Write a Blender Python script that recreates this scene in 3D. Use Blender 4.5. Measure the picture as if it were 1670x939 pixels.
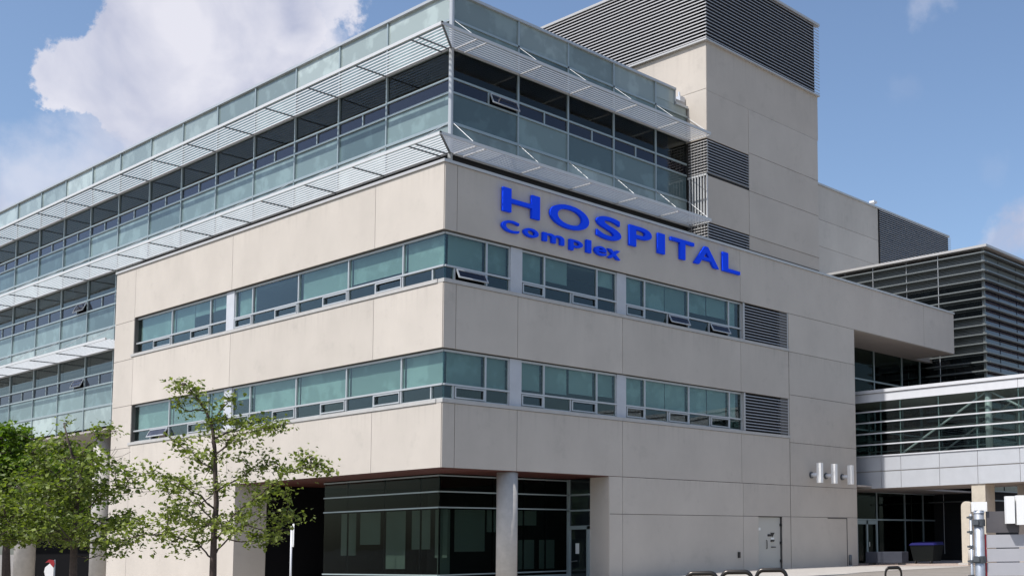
import bpy, math, random
from mathutils import Vector, Matrix
R = math.radians
for o in list(bpy.data.objects): bpy.data.objects.remove(o)
scn = bpy.context.scene
col = scn.collection

# ------------------------------------------------------------------ camera
cd = bpy.data.cameras.new('camera'); cam = bpy.data.objects.new('camera', cd); col.objects.link(cam)
FW = Vector((-0.60375304, 0.792552, 0.08569477)); RT = Vector((0.79471096, 0.60684121, -0.01335031)); UP = Vector((0.06258393, -0.06004228, 0.99623199))
CAM = Vector((31.7315, -22.65, 1.1645))
m = Matrix((RT, UP, -FW)).transposed().to_4x4(); m.translation = CAM
cam.matrix_world = m
cd.sensor_fit = 'HORIZONTAL'; cd.sensor_width = 36; cd.lens = 40.344
cd.shift_x = -0.276; cd.shift_y = 0.15185
cd.clip_start = 0.1; cd.clip_end = 3000
scn.camera = cam

# ------------------------------------------------------------------ light
SUN_EL = R(54); LX, LY = 0.060, 0.998           # horizontal travel direction of the light
tosun = Vector((-LX*math.cos(SUN_EL), -LY*math.cos(SUN_EL), math.sin(SUN_EL)))
sd = bpy.data.lights.new('sun', 'SUN'); sd.energy = 3.5; sd.angle = R(0.53); sd.color = (1.0, 0.965, 0.93)
sun = bpy.data.objects.new('sun', sd); col.objects.link(sun)
sun.rotation_euler = tosun.to_track_quat('Z', 'Y').to_euler()
scn.view_settings.view_transform = 'Standard'; scn.view_settings.look = 'None'
scn.view_settings.exposure = 0.45; scn.view_settings.gamma = 1
scn.view_settings.use_curve_mapping = False
W = bpy.data.worlds.new('World'); scn.world = W; W.use_nodes = True
def build_world():
    nt = W.node_tree; nt.nodes.clear(); N = nt.nodes.new; L = nt.links.new
    out = N('ShaderNodeOutputWorld'); bg = N('ShaderNodeBackground'); bg.inputs[1].default_value = 0.125
    sky = N('ShaderNodeTexSky'); sky.sky_type = 'NISHITA'; sky.sun_disc = False
    sky.sun_elevation = SUN_EL; sky.sun_rotation = math.atan2(tosun.x, tosun.y)
    sky.air_density = 1.0; sky.dust_density = 1.9; sky.ozone_density = 2.8; sky.altitude = 100
    tc = N('ShaderNodeTexCoord')
    n1 = N('ShaderNodeTexNoise'); n1.inputs['Scale'].default_value = 9; n1.inputs['Detail'].default_value = 9; n1.inputs['Roughness'].default_value = 0.62
    L(tc.outputs['Generated'], n1.inputs['Vector'])
    sub = N('ShaderNodeVectorMath'); sub.operation = 'SUBTRACT'; sub.inputs[1].default_value = (0.5, 0.5, 0.5); L(n1.outputs['Color'], sub.inputs[0])
    sc = N('ShaderNodeVectorMath'); sc.operation = 'SCALE'; sc.inputs['Scale'].default_value = 0.13; L(sub.outputs[0], sc.inputs[0])
    ad = N('ShaderNodeVectorMath'); ad.operation = 'ADD'; L(tc.outputs['Generated'], ad.inputs[0]); L(sc.outputs[0], ad.inputs[1])
    nr = N('ShaderNodeVectorMath'); nr.operation = 'NORMALIZE'; L(ad.outputs[0], nr.inputs[0])
    def math_(op, a, b=None, clamp=False):
        n = N('ShaderNodeMath'); n.operation = op; n.use_clamp = clamp
        for i, v in enumerate((a, b)):
            if v is None: continue
            if isinstance(v, (int, float)): n.inputs[i].default_value = v
            else: L(v, n.inputs[i])
        return n.outputs[0]
    def blob(d, rad, soft, strength=1.0):
        dt = N('ShaderNodeVectorMath'); dt.operation = 'DOT_PRODUCT'; L(nr.outputs[0], dt.inputs[0]); dt.inputs[1].default_value = Vector(d).normalized()
        a = math_('ARCCOSINE', math_('MINIMUM', dt.outputs['Value'], 0.99999))
        mr = N('ShaderNodeMapRange'); mr.interpolation_type = 'SMOOTHSTEP'
        mr.inputs['From Min'].default_value = R(rad); mr.inputs['From Max'].default_value = R(rad*(1-soft)); mr.inputs['To Max'].default_value = strength
        L(a, mr.inputs['Value']); return mr.outputs[0]
    mask = None
    for d, rad, soft, s in CLOUDS:
        b = blob(d, rad, soft, s); mask = b if mask is None else math_('MAXIMUM', mask, b)
    # fair-weather cloud over the rest of the sky (seen in reflections)
    n3 = N('ShaderNodeTexNoise'); n3.inputs['Scale'].default_value = 2.6; n3.inputs['Detail'].default_value = 7; L(tc.outputs['Generated'], n3.inputs['Vector'])
    r3 = N('ShaderNodeMapRange'); r3.inputs['From Min'].default_value = 0.52; r3.inputs['From Max'].default_value = 0.66; r3.inputs['To Max'].default_value = 0.4; r3.interpolation_type = 'SMOOTHSTEP'; L(n3.outputs[0], r3.inputs['Value'])
    sep = N('ShaderNodeSeparateXYZ'); L(tc.outputs['Generated'], sep.inputs[0])
    back = N('ShaderNodeMapRange'); back.inputs['From Min'].default_value = 0.15; back.inputs['From Max'].default_value = -0.15; L(sep.outputs['Y'], back.inputs['Value'])
    mask = math_('MAXIMUM', mask, math_('MULTIPLY', r3.outputs[0], back.outputs[0]))
    # cloud body: billows of light and shade
    n2 = N('ShaderNodeTexNoise'); n2.inputs['Scale'].default_value = 11; n2.inputs['Detail'].default_value = 10; n2.inputs['Roughness'].default_value = 0.5; n2.inputs['Distortion'].default_value = 0.3; L(tc.outputs['Generated'], n2.inputs['Vector'])
    cr = N('ShaderNodeValToRGB'); cr.color_ramp.elements[0].position = 0.40; cr.color_ramp.elements[0].color = (3.0, 3.15, 4.0, 1); cr.color_ramp.elements[1].position = 0.60; cr.color_ramp.elements[1].color = (4.9, 4.85, 5.3, 1)
    L(n2.outputs[0], cr.inputs[0])
    mx = N('ShaderNodeMixRGB'); L(mask, mx.inputs[0]); L(sky.outputs[0], mx.inputs[1]); L(cr.outputs[0], mx.inputs[2])
    L(mx.outputs[0], bg.inputs[0]); L(bg.outputs[0], out.inputs[0])
def vdir(px, py):
    return FW + RT*((px-835-460.915)/1871.508) - UP*((py-469.5-253.593)/1871.508)
CLOUDS = [(vdir(200,130),3.0,0.11,.9),(vdir(165,95),1.5,0.14,.88),(vdir(265,95),2.9,0.12,.93),(vdir(345,50),2.9,0.14,.93),(vdir(420,10),3.2,0.17,.92),(vdir(465,60),3.0,.5,.85),
          (vdir(255,210),3.6,.5,.82),(vdir(350,150),4.2,.5,.85),(vdir(170,250),3.0,.9,.6),(vdir(330,-30),2.3,0.17,.93),(vdir(490,-30),2.9,0.19,.85),(vdir(60,300),3.0,.95,.6),(vdir(120,290),3.0,.95,.62),(vdir(20,345),2.4,.9,.75),
          (vdir(1665,380),1.9,.85,.75),(vdir(1625,390),1.3,.9,.6),(vdir(1725,350),2.2,.8,.7),(vdir(1500,-5),1.5,1,.28),(vdir(1540,-30),1.4,1,.3),(vdir(1430,160),1.2,1,.08),(vdir(1605,265),1.2,1,.08)]
build_world()

# ------------------------------------------------------------------ materials
MATS = {}
def nm(name):
    m = bpy.data.materials.new(name); m.use_nodes = True; nt = m.node_tree; return m, nt, nt.nodes['Principled BSDF']
def simple(name, c, rough=.6, metal=0, var=0, scale=3, bump=0, bscale=40, spec=.5):
    m, nt, p = nm(name); N = nt.nodes.new; L = nt.links.new
    p.inputs['Base Color'].default_value = (*c, 1); p.inputs['Roughness'].default_value = rough; p.inputs['Metallic'].default_value = metal
    p.inputs['Specular IOR Level'].default_value = spec
    if var or bump:
        g = N('ShaderNodeNewGeometry')
    if var:
        n = N('ShaderNodeTexNoise'); n.inputs['Scale'].default_value = scale; n.inputs['Detail'].default_value = 8; n.inputs['Roughness'].default_value = .62; L(g.outputs['Position'], n.inputs['Vector'])
        r = N('ShaderNodeValToRGB'); r.color_ramp.elements[0].position = .3; r.color_ramp.elements[1].position = .7
        r.color_ramp.elements[0].color = (*[x*(1-var) for x in c], 1); r.color_ramp.elements[1].color = (*[min(1, x*(1+var)) for x in c], 1)
        L(n.outputs[0], r.inputs[0]); L(r.outputs[0], p.inputs['Base Color'])
    if bump:
        n = N('ShaderNodeTexNoise'); n.inputs['Scale'].default_value = bscale; n.inputs['Detail'].default_value = 4; L(g.outputs['Position'], n.inputs['Vector'])
        b = N('ShaderNodeBump'); b.inputs['Strength'].default_value = bump; b.inputs['Distance'].default_value = .01; L(n.outputs[0], b.inputs['Height']); L(b.outputs[0], p.inputs['Normal'])
    return m
def precast_mat(name, c):
    m, nt, p = nm(name); N = nt.nodes.new; L = nt.links.new
    g = N('ShaderNodeNewGeometry'); p.inputs['Roughness'].default_value = .85; p.inputs['Specular IOR Level'].default_value = .25
    # panel-to-panel tone, cloudy weathering, vertical run marks
    mp = N('ShaderNodeMapping'); mp.inputs['Scale'].default_value = (1.0, 1.0, .8); L(g.outputs['Position'], mp.inputs[0])
    n1 = N('ShaderNodeTexNoise'); n1.inputs['Scale'].default_value = .55; n1.inputs['Detail'].default_value = 9; n1.inputs['Roughness'].default_value = .6; L(mp.outputs[0], n1.inputs['Vector'])
    mp2 = N('ShaderNodeMapping'); mp2.inputs['Scale'].default_value = (5, 5, .25); L(g.outputs['Position'], mp2.inputs[0])
    n2 = N('ShaderNodeTexNoise'); n2.inputs['Scale'].default_value = 1.2; n2.inputs['Detail'].default_value = 6; L(mp2.outputs[0], n2.inputs['Vector'])
    n3 = N('ShaderNodeTexNoise'); n3.inputs['Scale'].default_value = 60; n3.inputs['Detail'].default_value = 3; L(g.outputs['Position'], n3.inputs['Vector'])
    def rng(sock, a, b):
        r = N('ShaderNodeMapRange'); r.inputs['From Min'].default_value = .3; r.inputs['From Max'].default_value = .7; r.inputs['To Min'].default_value = a; r.inputs['To Max'].default_value = b; L(sock, r.inputs['Value']); return r.outputs[0]
    def mul(a, b):
        k = N('ShaderNodeMath'); k.operation = 'MULTIPLY'; L(a, k.inputs[0]); L(b, k.inputs[1]); return k.outputs[0]
    isl = N('ShaderNodeMapRange'); isl.inputs['To Min'].default_value = .95; isl.inputs['To Max'].default_value = 1.035; L(g.outputs['Random Per Island'], isl.inputs['Value'])
    sep = N('ShaderNodeSeparateXYZ'); L(g.outputs['Position'], sep.inputs[0]); st = None
    mp3 = N('ShaderNodeMapping'); mp3.inputs['Scale'].default_value = (6, 6, .18); L(g.outputs['Position'], mp3.inputs[0])
    n5 = N('ShaderNodeTexNoise'); n5.inputs['Scale'].default_value = 1.0; n5.inputs['Detail'].default_value = 5; L(mp3.outputs[0], n5.inputs['Vector'])
    for zt, ln in ((9.89, .9), (5.89, .9), (13.94, .8), (22.7, 1.6), (3.75, .5)):
        a = N('ShaderNodeMapRange'); a.inputs['From Min'].default_value = zt-ln; a.inputs['From Max'].default_value = zt; L(sep.outputs['Z'], a.inputs['Value'])
        b_ = N('ShaderNodeMath'); b_.operation = 'LESS_THAN'; b_.inputs[1].default_value = zt+.01; L(sep.outputs['Z'], b_.inputs[0])
        c_ = mul(a.outputs[0], b_.outputs[0])
        if st is None: st = c_
        else: k_ = N('ShaderNodeMath'); k_.operation = 'MAXIMUM'; L(st, k_.inputs[0]); L(c_, k_.inputs[1]); st = k_.outputs[0]
    sr = N('ShaderNodeMapRange'); sr.inputs['From Min'].default_value = .50; sr.inputs['From Max'].default_value = .68; sr.inputs['To Max'].default_value = .09; L(n5.outputs[0], sr.inputs['Value'])
    sk = mul(st, sr.outputs[0]); one = N('ShaderNodeMath'); one.operation = 'SUBTRACT'; one.inputs[0].default_value = 1; L(sk, one.inputs[1])
    n1b = N('ShaderNodeTexNoise'); n1b.inputs['Scale'].default_value = .9; n1b.inputs['Detail'].default_value = 10; n1b.inputs['Roughness'].default_value = .7; L(g.outputs['Position'], n1b.inputs['Vector'])
    pt = N('ShaderNodeMapRange'); pt.inputs['From Min'].default_value = .56; pt.inputs['From Max'].default_value = .70; pt.inputs['To Min'].default_value = 1; pt.inputs['To Max'].default_value = .90; L(n1b.outputs[0], pt.inputs['Value'])
    f = mul(mul(mul(one.outputs[0], pt.outputs[0]), rng(n1.outputs[0], .93, 1.05)), mul(rng(n3.outputs[0], .96, 1.04), isl.outputs[0]))
    cc = N('ShaderNodeVectorMath'); cc.operation = 'SCALE'; cc.inputs[0].default_value = c; L(f, cc.inputs['Scale']); L(cc.outputs[0], p.inputs['Base Color'])
    b = N('ShaderNodeBump'); b.inputs['Strength'].default_value = .25; b.inputs['Distance'].default_value = .01; L(n3.outputs[0], b.inputs['Height']); L(b.outputs[0], p.inputs['Normal'])
    return m
def glass_mat(name, tint, refl=(.80, .86, .88), rough=.015, base=.03, ior=1.5, wav=.012):
    m = bpy.data.materials.new(name); m.use_nodes = True; nt = m.node_tree; nt.nodes.clear(); N = nt.nodes.new; L = nt.links.new
    out = N('ShaderNodeOutputMaterial'); mix = N('ShaderNodeMixShader'); t = N('ShaderNodeBsdfTransparent'); g = N('ShaderNodeBsdfGlossy')
    t.inputs[0].default_value = (*tint, 1); g.inputs[0].default_value = (*refl, 1); g.inputs['Roughness'].default_value = rough
    lw = N('ShaderNodeLayerWeight'); lw.inputs[0].default_value = .5; fr = N('ShaderNodeMath'); fr.operation = 'POWER'; fr.inputs[1].default_value = 4.2; L(lw.outputs['Facing'], fr.inputs[0])
    ad = N('ShaderNodeMath'); ad.operation = 'ADD'; ad.use_clamp = True; ad.inputs[1].default_value = base+.02; L(fr.outputs[0], ad.inputs[0]); L(ad.outputs[0], mix.inputs[0])
    geo = N('ShaderNodeNewGeometry'); n = N('ShaderNodeTexNoise'); n.inputs['Scale'].default_value = .7; n.inputs['Detail'].default_value = 1; L(geo.outputs['Position'], n.inputs['Vector'])
    b = N('ShaderNodeBump'); b.inputs['Strength'].default_value = wav; b.inputs['Distance'].default_value = .3; L(n.outputs[0], b.inputs['Height']); L(b.outputs[0], g.inputs['Normal'])
    L(t.outputs[0], mix.inputs[1]); L(g.outputs[0], mix.inputs[2]); L(mix.outputs[0], out.inputs[0]); return m
def spandrel_mat(name, c1, c2, rough=.08, spec=.6):
    m, nt, p = nm(name); N = nt.nodes.new; L = nt.links.new
    oi = N('ShaderNodeObjectInfo'); r = N('ShaderNodeValToRGB'); r.color_ramp.elements[0].color = (*c1, 1); r.color_ramp.elements[1].color = (*c2, 1)
    r.color_ramp.interpolation = 'CONSTANT' if False else 'LINEAR'
    L(oi.outputs['Random'], r.inputs[0])
    g = N('ShaderNodeNewGeometry'); n = N('ShaderNodeTexNoise'); n.inputs['Scale'].default_value = 1.3; n.inputs['Detail'].default_value = 5; L(g.outputs['Position'], n.inputs['Vector'])
    mr = N('ShaderNodeMapRange'); mr.inputs['From Min'].default_value = .5; mr.inputs['From Max'].default_value = .6; mr.inputs['To Min'].default_value = .92; mr.inputs['To Max'].default_value = 1.16; L(n.outputs[0], mr.inputs['Value'])
    s = N('ShaderNodeVectorMath'); s.operation = 'SCALE'; L(r.outputs[0], s.inputs[0]); L(mr.outputs[0], s.inputs['Scale']); L(s.outputs[0], p.inputs['Base Color'])
    p.inputs['Roughness'].default_value = rough; p.inputs['Specular IOR Level'].default_value = spec
    b = N('ShaderNodeBump'); b.inputs['Strength'].default_value = .04; b.inputs['Distance'].default_value = .3; n4 = N('ShaderNodeTexNoise'); n4.inputs['Scale'].default_value = .6; L(g.outputs['Position'], n4.inputs['Vector']); L(n4.outputs[0], b.inputs['Height']); L(b.outputs[0], p.inputs['Normal'])
    return m
def leaf_mat(name, dark, light):
    m = bpy.data.materials.new(name); m.use_nodes = True; nt = m.node_tree; nt.nodes.clear(); N = nt.nodes.new; L = nt.links.new
    out = N('ShaderNodeOutputMaterial'); mix = N('ShaderNodeMixShader'); d = N('ShaderNodeBsdfPrincipled'); t = N('ShaderNodeBsdfTranslucent'); mix.inputs[0].default_value = .38
    g = N('ShaderNodeNewGeometry'); n = N('ShaderNodeTexNoise'); n.inputs['Scale'].default_value = 1.6; n.inputs['Detail'].default_value = 3; L(g.outputs['Position'], n.inputs['Vector'])
    a = N('ShaderNodeMath'); a.operation = 'MULTIPLY_ADD'; a.inputs[1].default_value = .55; L(g.outputs['Random Per Island'], a.inputs[0])
    k = N('ShaderNodeMath'); k.operation = 'MULTIPLY'; k.inputs[1].default_value = .5; L(n.outputs[0], k.inputs[0]); L(k.outputs[0], a.inputs[2])
    r = N('ShaderNodeValToRGB'); r.color_ramp.elements[0].position = .15; r.color_ramp.elements[1].position = .8; r.color_ramp.elements[0].color = (*dark, 1); r.color_ramp.elements[1].color = (*light, 1); L(a.outputs[0], r.inputs[0])
    d.inputs['Roughness'].default_value = .5; L(r.outputs[0], d.inputs['Base Color'])
    s = N('ShaderNodeVectorMath'); s.operation = 'MULTIPLY'; s.inputs[1].default_value = (1.5, 1.7, .5); L(r.outputs[0], s.inputs[0]); L(s.outputs[0], t.inputs[0])
    L(d.outputs[0], mix.inputs[1]); L(t.outputs[0], mix.inputs[2]); L(mix.outputs[0], out.inputs[0]); return m
M = dict(
    precast=precast_mat('precast', (.50, .458, .405)), precast_tower=precast_mat('precast_tower', (.49, .445, .39)),
    joint=simple('joint', (.10, .095, .09), .9), core=simple('core', (.030, .032, .035), .9, spec=.1), shadow_black=simple('shadow_black', (.010, .010, .011), .95, spec=0), coping=simple('coping', (.50, .49, .47), .45, .3),
    frame=simple('frame', (.46, .48, .49), .4, .3), frame_teal=simple('frame_teal', (.32, .38, .39), .4, .3), frame_dark=simple('frame_dark', (.10, .11, .12), .4, .4),
    pier=simple('pier', (.47, .49, .52), .6, .0, .06, 2), sill=simple('sill', (.42, .41, .39), .55, 0, .08, 3),
    glass=glass_mat('window_glass', (.69, .775, .765)), glass_dark=glass_mat('curtain_glass', (.60, .63, .62), refl=(.72, .74, .72), base=.02), glass_strip=glass_mat('strip_glass', (.58, .56, .60), refl=(.74, .72, .76), base=.05),
    lobby_glass=glass_mat('lobby_glass', (.60, .67, .64), refl=(.42, .46, .46), base=-.02), bridge_glass=glass_mat('bridge_glass', (.72, .78, .76), base=.03),
    spandrel=spandrel_mat('spandrel', (.075, .115, .12), (.19, .26, .255)), spandrel_light=spandrel_mat('spandrel_light', (.17, .22, .215), (.36, .42, .40)),
    blind=spandrel_mat('blind', (.44, .50, .47), (.60, .66, .62), .8, .2), blind_dark=simple('blind_dark', (.20, .20, .23), .8), blind_grey=simple('blind_grey', (.22, .23, .21), .8),
    shade=simple('sunshade_metal', (.55, .56, .56), .5, .1), shade_dark=simple('bracket_metal', (.16, .17, .18), .5, .3), rod=simple('rod', (.55, .56, .57), .4, .3),
    louvre=simple('louvre_metal', (.46, .45, .44), .45, .3), louvre_gap_shade=simple('louvre_gap_shade', (.012, .012, .013), .9),  # near-black sheets behind the slats paint in the shade of the gaps
    soffit=simple('soffit_wood', (.075, .018, .011), .6, 0, .25, 6), soffit_grey=simple('soffit_grey', (.36, .33, .30), .8, 0, .06, 2), concrete=simple('concrete', (.42, .40, .37), .8, 0, .1, 4, .3),
    blue=simple('letter_blue', (.004, .07, .95), .75, spec=.2), navy=simple('letter_return', (.002, .006, .05), .9, spec=0),
    white=simple('white_metal', (.62, .63, .65), .4, .0, .04, 3), fascia=simple('fascia', (.56, .58, .61), .42, .3, .04, 2), white_box=simple('white_board', (.8, .8, .78), .85, spec=.15),
    fin=simple('fin_metal', (.19, .21, .21), .45, .4), rib=simple('rib_panel', (.15, .165, .165), .5, .3), darkglass=spandrel_mat('dark_window', (.010, .014, .016), (.02, .025, .028), .05, .7), violet=spandrel_mat('violet_window', (.02, .02, .035), (.05, .05, .09), .05, .9),
    bark=simple('bark', (.075, .055, .045), .9, 0, .3, 20, .6, 60), leaf_a=leaf_mat('leaf_a', (.040, .062, .012), (.26, .30, .07)), leaf_b=leaf_mat('leaf_b', (.034, .056, .010), (.24, .29, .06)), leaf_c=leaf_mat('leaf_c', (.03, .06, .008), (.15, .24, .02)),
    asphalt=simple('asphalt', (.23, .205, .175), .9, 0, .15, .6, .4, 50), paving=simple('paving', (.42, .34, .29), .85, 0, .12, 1.5, .3), walk=simple('walk', (.42, .39, .35), .85, 0, .12, 1.2, .3),
    steel=simple('galvanised', (.42, .45, .49), .45, .6, .12, 8), board=simple('fence_board', (.40, .40, .42), .6, 0, .05, 3), board_dark=simple('fence_dark', (.085, .08, .085), .6, 0, .1, 3), red=simple('red', (.30, .015, .02), .5),
    black=simple('black', (.012, .012, .013), .5), bin=simple('bin_plastic', (.008, .010, .010), .8, spec=.15), bin_lid=simple('bin_lid', (.008, .008, .09), .7, spec=.2), bench=simple('planter', (.05, .055, .07), .85, 0, .1, 3, spec=.15),  # bin tub and lid colours darkened for the shadow over them
    stone=simple('stone', (.50, .45, .37), .85, 0, .08, 5, .3, 30), car=simple('car_paint', (.45, .48, .52), .25, .6), rubber=simple('rubber', (.02, .02, .02), .8), door=simple('door_paint', (.46, .45, .41), .55), rack=simple('rack_steel', (.05, .045, .04), .3, .8),
    cloth=simple('cloth', (.75, .75, .76), .8), paper=simple('paper', (.75, .76, .74), .7), handle=simple('handle', (.6, .6, .6), .3, .9))

# ------------------------------------------------------------------ mesh helpers
class MB:
    def __init__(s): s.v = []; s.f = []; s.mi = []
    def box(s, a, b, mi=0):
        x0, x1 = sorted((a[0], b[0])); y0, y1 = sorted((a[1], b[1])); z0, z1 = sorted((a[2], b[2])); n = len(s.v)
        s.v += [(x0,y0,z0),(x1,y0,z0),(x1,y1,z0),(x0,y1,z0),(x0,y0,z1),(x1,y0,z1),(x1,y1,z1),(x0,y1,z1)]
        s.f += [tuple(n+i for i in q) for q in ((3,2,1,0),(4,5,6,7),(0,1,5,4),(1,2,6,5),(2,3,7,6),(3,0,4,7))]; s.mi += [mi]*6; return s
    def hexa(s, p):      # 8 points, bottom ring then top ring
        n = len(s.v); s.v += [tuple(q) for q in p]
        s.f += [tuple(n+i for i in q) for q in ((3,2,1,0),(4,5,6,7),(0,1,5,4),(1,2,6,5),(2,3,7,6),(3,0,4,7))]; s.mi += [0]*6; return s
    def tube(s, pts, r, k=8, cap=True):
        pts = [Vector(p) for p in pts]; rs = r if isinstance(r, (list, tuple)) else [r]*len(pts); n0 = len(s.v); ref = None
        for i, p in enumerate(pts):
            d = (pts[min(i+1, len(pts)-1)] - pts[max(i-1, 0)]).normalized()
            if ref is None: ref = d.orthogonal().normalized()
            ref = (ref - d*ref.dot(d)).normalized(); bi = d.cross(ref)
            for j in range(k):
                a = 2*math.pi*j/k; s.v.append(tuple(p + (ref*math.cos(a) + bi*math.sin(a))*rs[i]))
        for i in range(len(pts)-1):
            for j in range(k):
                a = n0+i*k+j; b = n0+i*k+(j+1) % k; s.f.append((a, b, b+k, a+k)); s.mi.append(0)
        if cap:
            s.f.append(tuple(n0+j for j in reversed(range(k)))); s.f.append(tuple(n0+(len(pts)-1)*k+j for j in range(k))); s.mi += [0, 0]
        return s
    def prism(s, poly, frame, d0, d1):   # poly in (u,v); frame(u,v,d)->world
        n = len(s.v); k = len(poly)
        s.v += [tuple(frame(u, v, d0)) for u, v in poly] + [tuple(frame(u, v, d1)) for u, v in poly]
        s.f.append(tuple(n+i for i in reversed(range(k)))); s.f.append(tuple(n+k+i for i in range(k)))
        for i in range(k): s.f.append((n+i, n+(i+1) % k, n+k+(i+1) % k, n+k+i))
        s.mi += [0]*(k+2); return s
    def quad(s, a, b, c, d): n = len(s.v); s.v += [tuple(a), tuple(b), tuple(c), tuple(d)]; s.f.append((n, n+1, n+2, n+3)); s.mi.append(0); return s
    def build(s, name, mat, parent=None, smooth=False, bevel=0):
        me = bpy.data.meshes.new(name); me.from_pydata(s.v, [], s.f)
        for mm in (mat if isinstance(mat, (list, tuple)) else [mat]): me.materials.append(M[mm])
        me.polygons.foreach_set('material_index', s.mi)
        if smooth: me.polygons.foreach_set('use_smooth', [True]*len(me.polygons))
        me.update(); o = bpy.data.objects.new(name, me); col.objects.link(o)
        if parent is not None:
            o.parent = parent
            o.matrix_parent_inverse = Matrix.Translation(parent.matrix_world.translation).inverted() if parent.type == 'EMPTY' else Matrix()
        if bevel:
            bm_ = o.modifiers.new('bevel', 'BEVEL'); bm_.width = bevel; bm_.segments = 2
        return o
def tag(o, label, cat, group=None, kind=None):
    if label: o['label'] = label
    if cat: o['category'] = cat
    if group: o['group'] = group
    if kind: o['kind'] = kind
    return o
def thing(name, loc, label, cat, group=None):
    o = bpy.data.objects.new(name, None); col.objects.link(o); o.location = loc; o.matrix_world = Matrix.Translation(loc); o.empty_display_size = .3
    return tag(o, label, cat, group)
def structure(o): o['kind'] = 'structure'; return o
# a facade face: P(u, d, z) with d = metres out of the facade
class Face:
    def __init__(s, kind, plane): s.k = kind; s.p = plane
    def __call__(s, u, d, z): return Vector((u, s.p-d, z)) if s.k == 'L' else Vector((s.p+d, u, z))
    def box(s, mb, u0, u1, z0, z1, d0, d1, mi=0): return mb.box(s(u0, d0, z0), s(u1, d1, z1), mi)
_tr = random.Random(3)
def tilt(F, mb, u0, u1, z0, z1, d0, d1, k=.006):
    q = [_tr.uniform(-k, k) for _ in range(4)]
    mb.hexa([F(u0, d0+q[0], z0), F(u1, d0+q[1], z0), F(u1, d1+q[1], z0), F(u0, d1+q[0], z0), F(u0, d0+q[2], z1), F(u1, d0+q[1]+q[2]-q[0], z1), F(u1, d1+q[1]+q[2]-q[0], z1), F(u0, d1+q[2], z1)])
def panels(mb, F, us, zs, d0=0.0, t=.035, gap=.02, skip=()):
    for i in range(len(us)-1):
        for j in range(len(zs)-1):
            if (i, j) in skip: continue
            F.box(mb, us[i]+gap*.5, us[i+1]-gap*.5, zs[j]+gap*.5, zs[j+1]-gap*.5, d0-t, d0)

# ------------------------------------------------------------------ ground
def gz(x, y):
    t = min(1, max(0, (y+6)/22)); t = t*t*(3-2*t); return -.6 + .6*t
def sheet(name, x0, x1, y0, y1, nx, ny, dz, mat):
    mb = MB()
    for j in range(ny+1):
        for i in range(nx+1):
            x = x0+(x1-x0)*i/nx; y = y0+(y1-y0)*j/ny; mb.v.append((x, y, gz(x, y)+dz))
    for j in range(ny):
        for i in range(nx): a = j*(nx+1)+i; mb.f.append((a, a+1, a+nx+2, a+nx+1)); mb.mi.append(0)
    return structure(mb.build(name, mat, smooth=True))
mbg = MB()
ys = [-900, -6] + [-6+22*i/24 for i in range(1, 25)] + [900]
for i, y in enumerate(ys): mbg.v += [(-900, y, gz(0, y)), (900, y, gz(0, y))]
for i in range(len(ys)-1): mbg.f.append((2*i, 2*i+1, 2*i+3, 2*i+2)); mbg.mi.append(0)
structure(mbg.build('ground', 'asphalt', smooth=True))  # ground tone lightened and warmed to bounce light onto the right facade
sheet('pavement', -52, 7, -8, 60, 2, 80, .012, 'walk')
sheet('plaza', -3, 30, 23.0, 60, 2, 40, .024, 'paving')
structure(MB().box((7.0, -8, -.75), (7.15, 17, -.02)).build('kerb', 'concrete'))

# ------------------------------------------------------------------ hospital
H = thing('hospital_building', (0, 0, 0), 'large pale precast hospital with ribbon windows, glass upper storeys and a louvre topped tower', 'hospital')
FL = Face('L', 0.0); FR = Face('R', 0.0)
TOP, WB1, S1, WB2, S2, SOF = 13.94, 11.66, 9.89, 7.70, 5.89, 3.75
XL = -24.9
# left facade panels
mb = MB()
lj = [XL, -22.9, -14.1, -4.0, -.02]
panels(mb, FL, lj[1:], [WB1, TOP]); panels(mb, FL, lj[1:], [WB2, S1]); panels(mb, FL, lj[1:], [SOF, S2])
panels(mb, FL, [XL, -22.9], [-.7, 2.3, SOF, S2-.1, WB2, S1-.08, WB1-.1, TOP])
panels(mb, FL, [-22.9, -13.4], [-.7, 2.3, SOF])
mb.build('wall', 'precast', H)
mb = MB()   # right facade panels
rj = [.02, .51, 15.23, 24.0]
panels(mb, FR, [.02, .51, 15.23, 30.75, 34.05], [WB1, TOP]); 
rr = [.02, .51, 3.09, 8.15, 15.23, 18.63]
panels(mb, FR, rr, [WB2, S1]); panels(mb, FR, rr, [SOF, S2])
panels(mb, FR, [18.66, 24.0], [-.4, 2.33, SOF, S2-.18, WB2+.2, S1, WB1])
panels(mb, FR, [7.47, 8.15], [-.4, 2.33, SOF])
panels(mb, FR, [8.15, 15.3], [-.4, 2.33, SOF]); panels(mb, FR, [15.3, 18.63], [2.33, SOF])
panels(mb, FR, [15.3, 16.33], [-.4, 2.33]); panels(mb, FR, [18.02, 18.63], [-.4, 2.33])
mb.build('wall', 'precast', H)
# backing slabs that show as joints and as window reveals
mb = MB()
for z0, z1 in ((WB1, TOP-.03), (WB2, S1), (SOF+.06, S2)):
    mb.box((-22.9, .037, z0+.004), (-.037, .42, z1-.004)); mb.box((-.42, .43, z0+.004), (-.037, 18.63, z1-.004))
mb.box((-XL*-1+.02, .037, -.7), (-22.9, 1.2, TOP-.03)); mb.box((-22.9, .037, -.7), (-13.42, 1.28, SOF-.004))
mb.box((-1.02, 7.49, -.4), (-.037, 16.3, SOF-.01)); mb.box((-.9, 18.05, -.4), (-.037, 23.98, WB1)); mb.box((-.9, 16.3, 2.33), (-.037, 18.05, SOF-.01))
mb.box((-.9, 16.3, -.4), (-.22, 18.05, 2.33))
mb.box((-2.6, 18.63, WB1), (-.037, 34.03, TOP-.03))
mb.build('backing_wall', 'joint', H)
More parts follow.
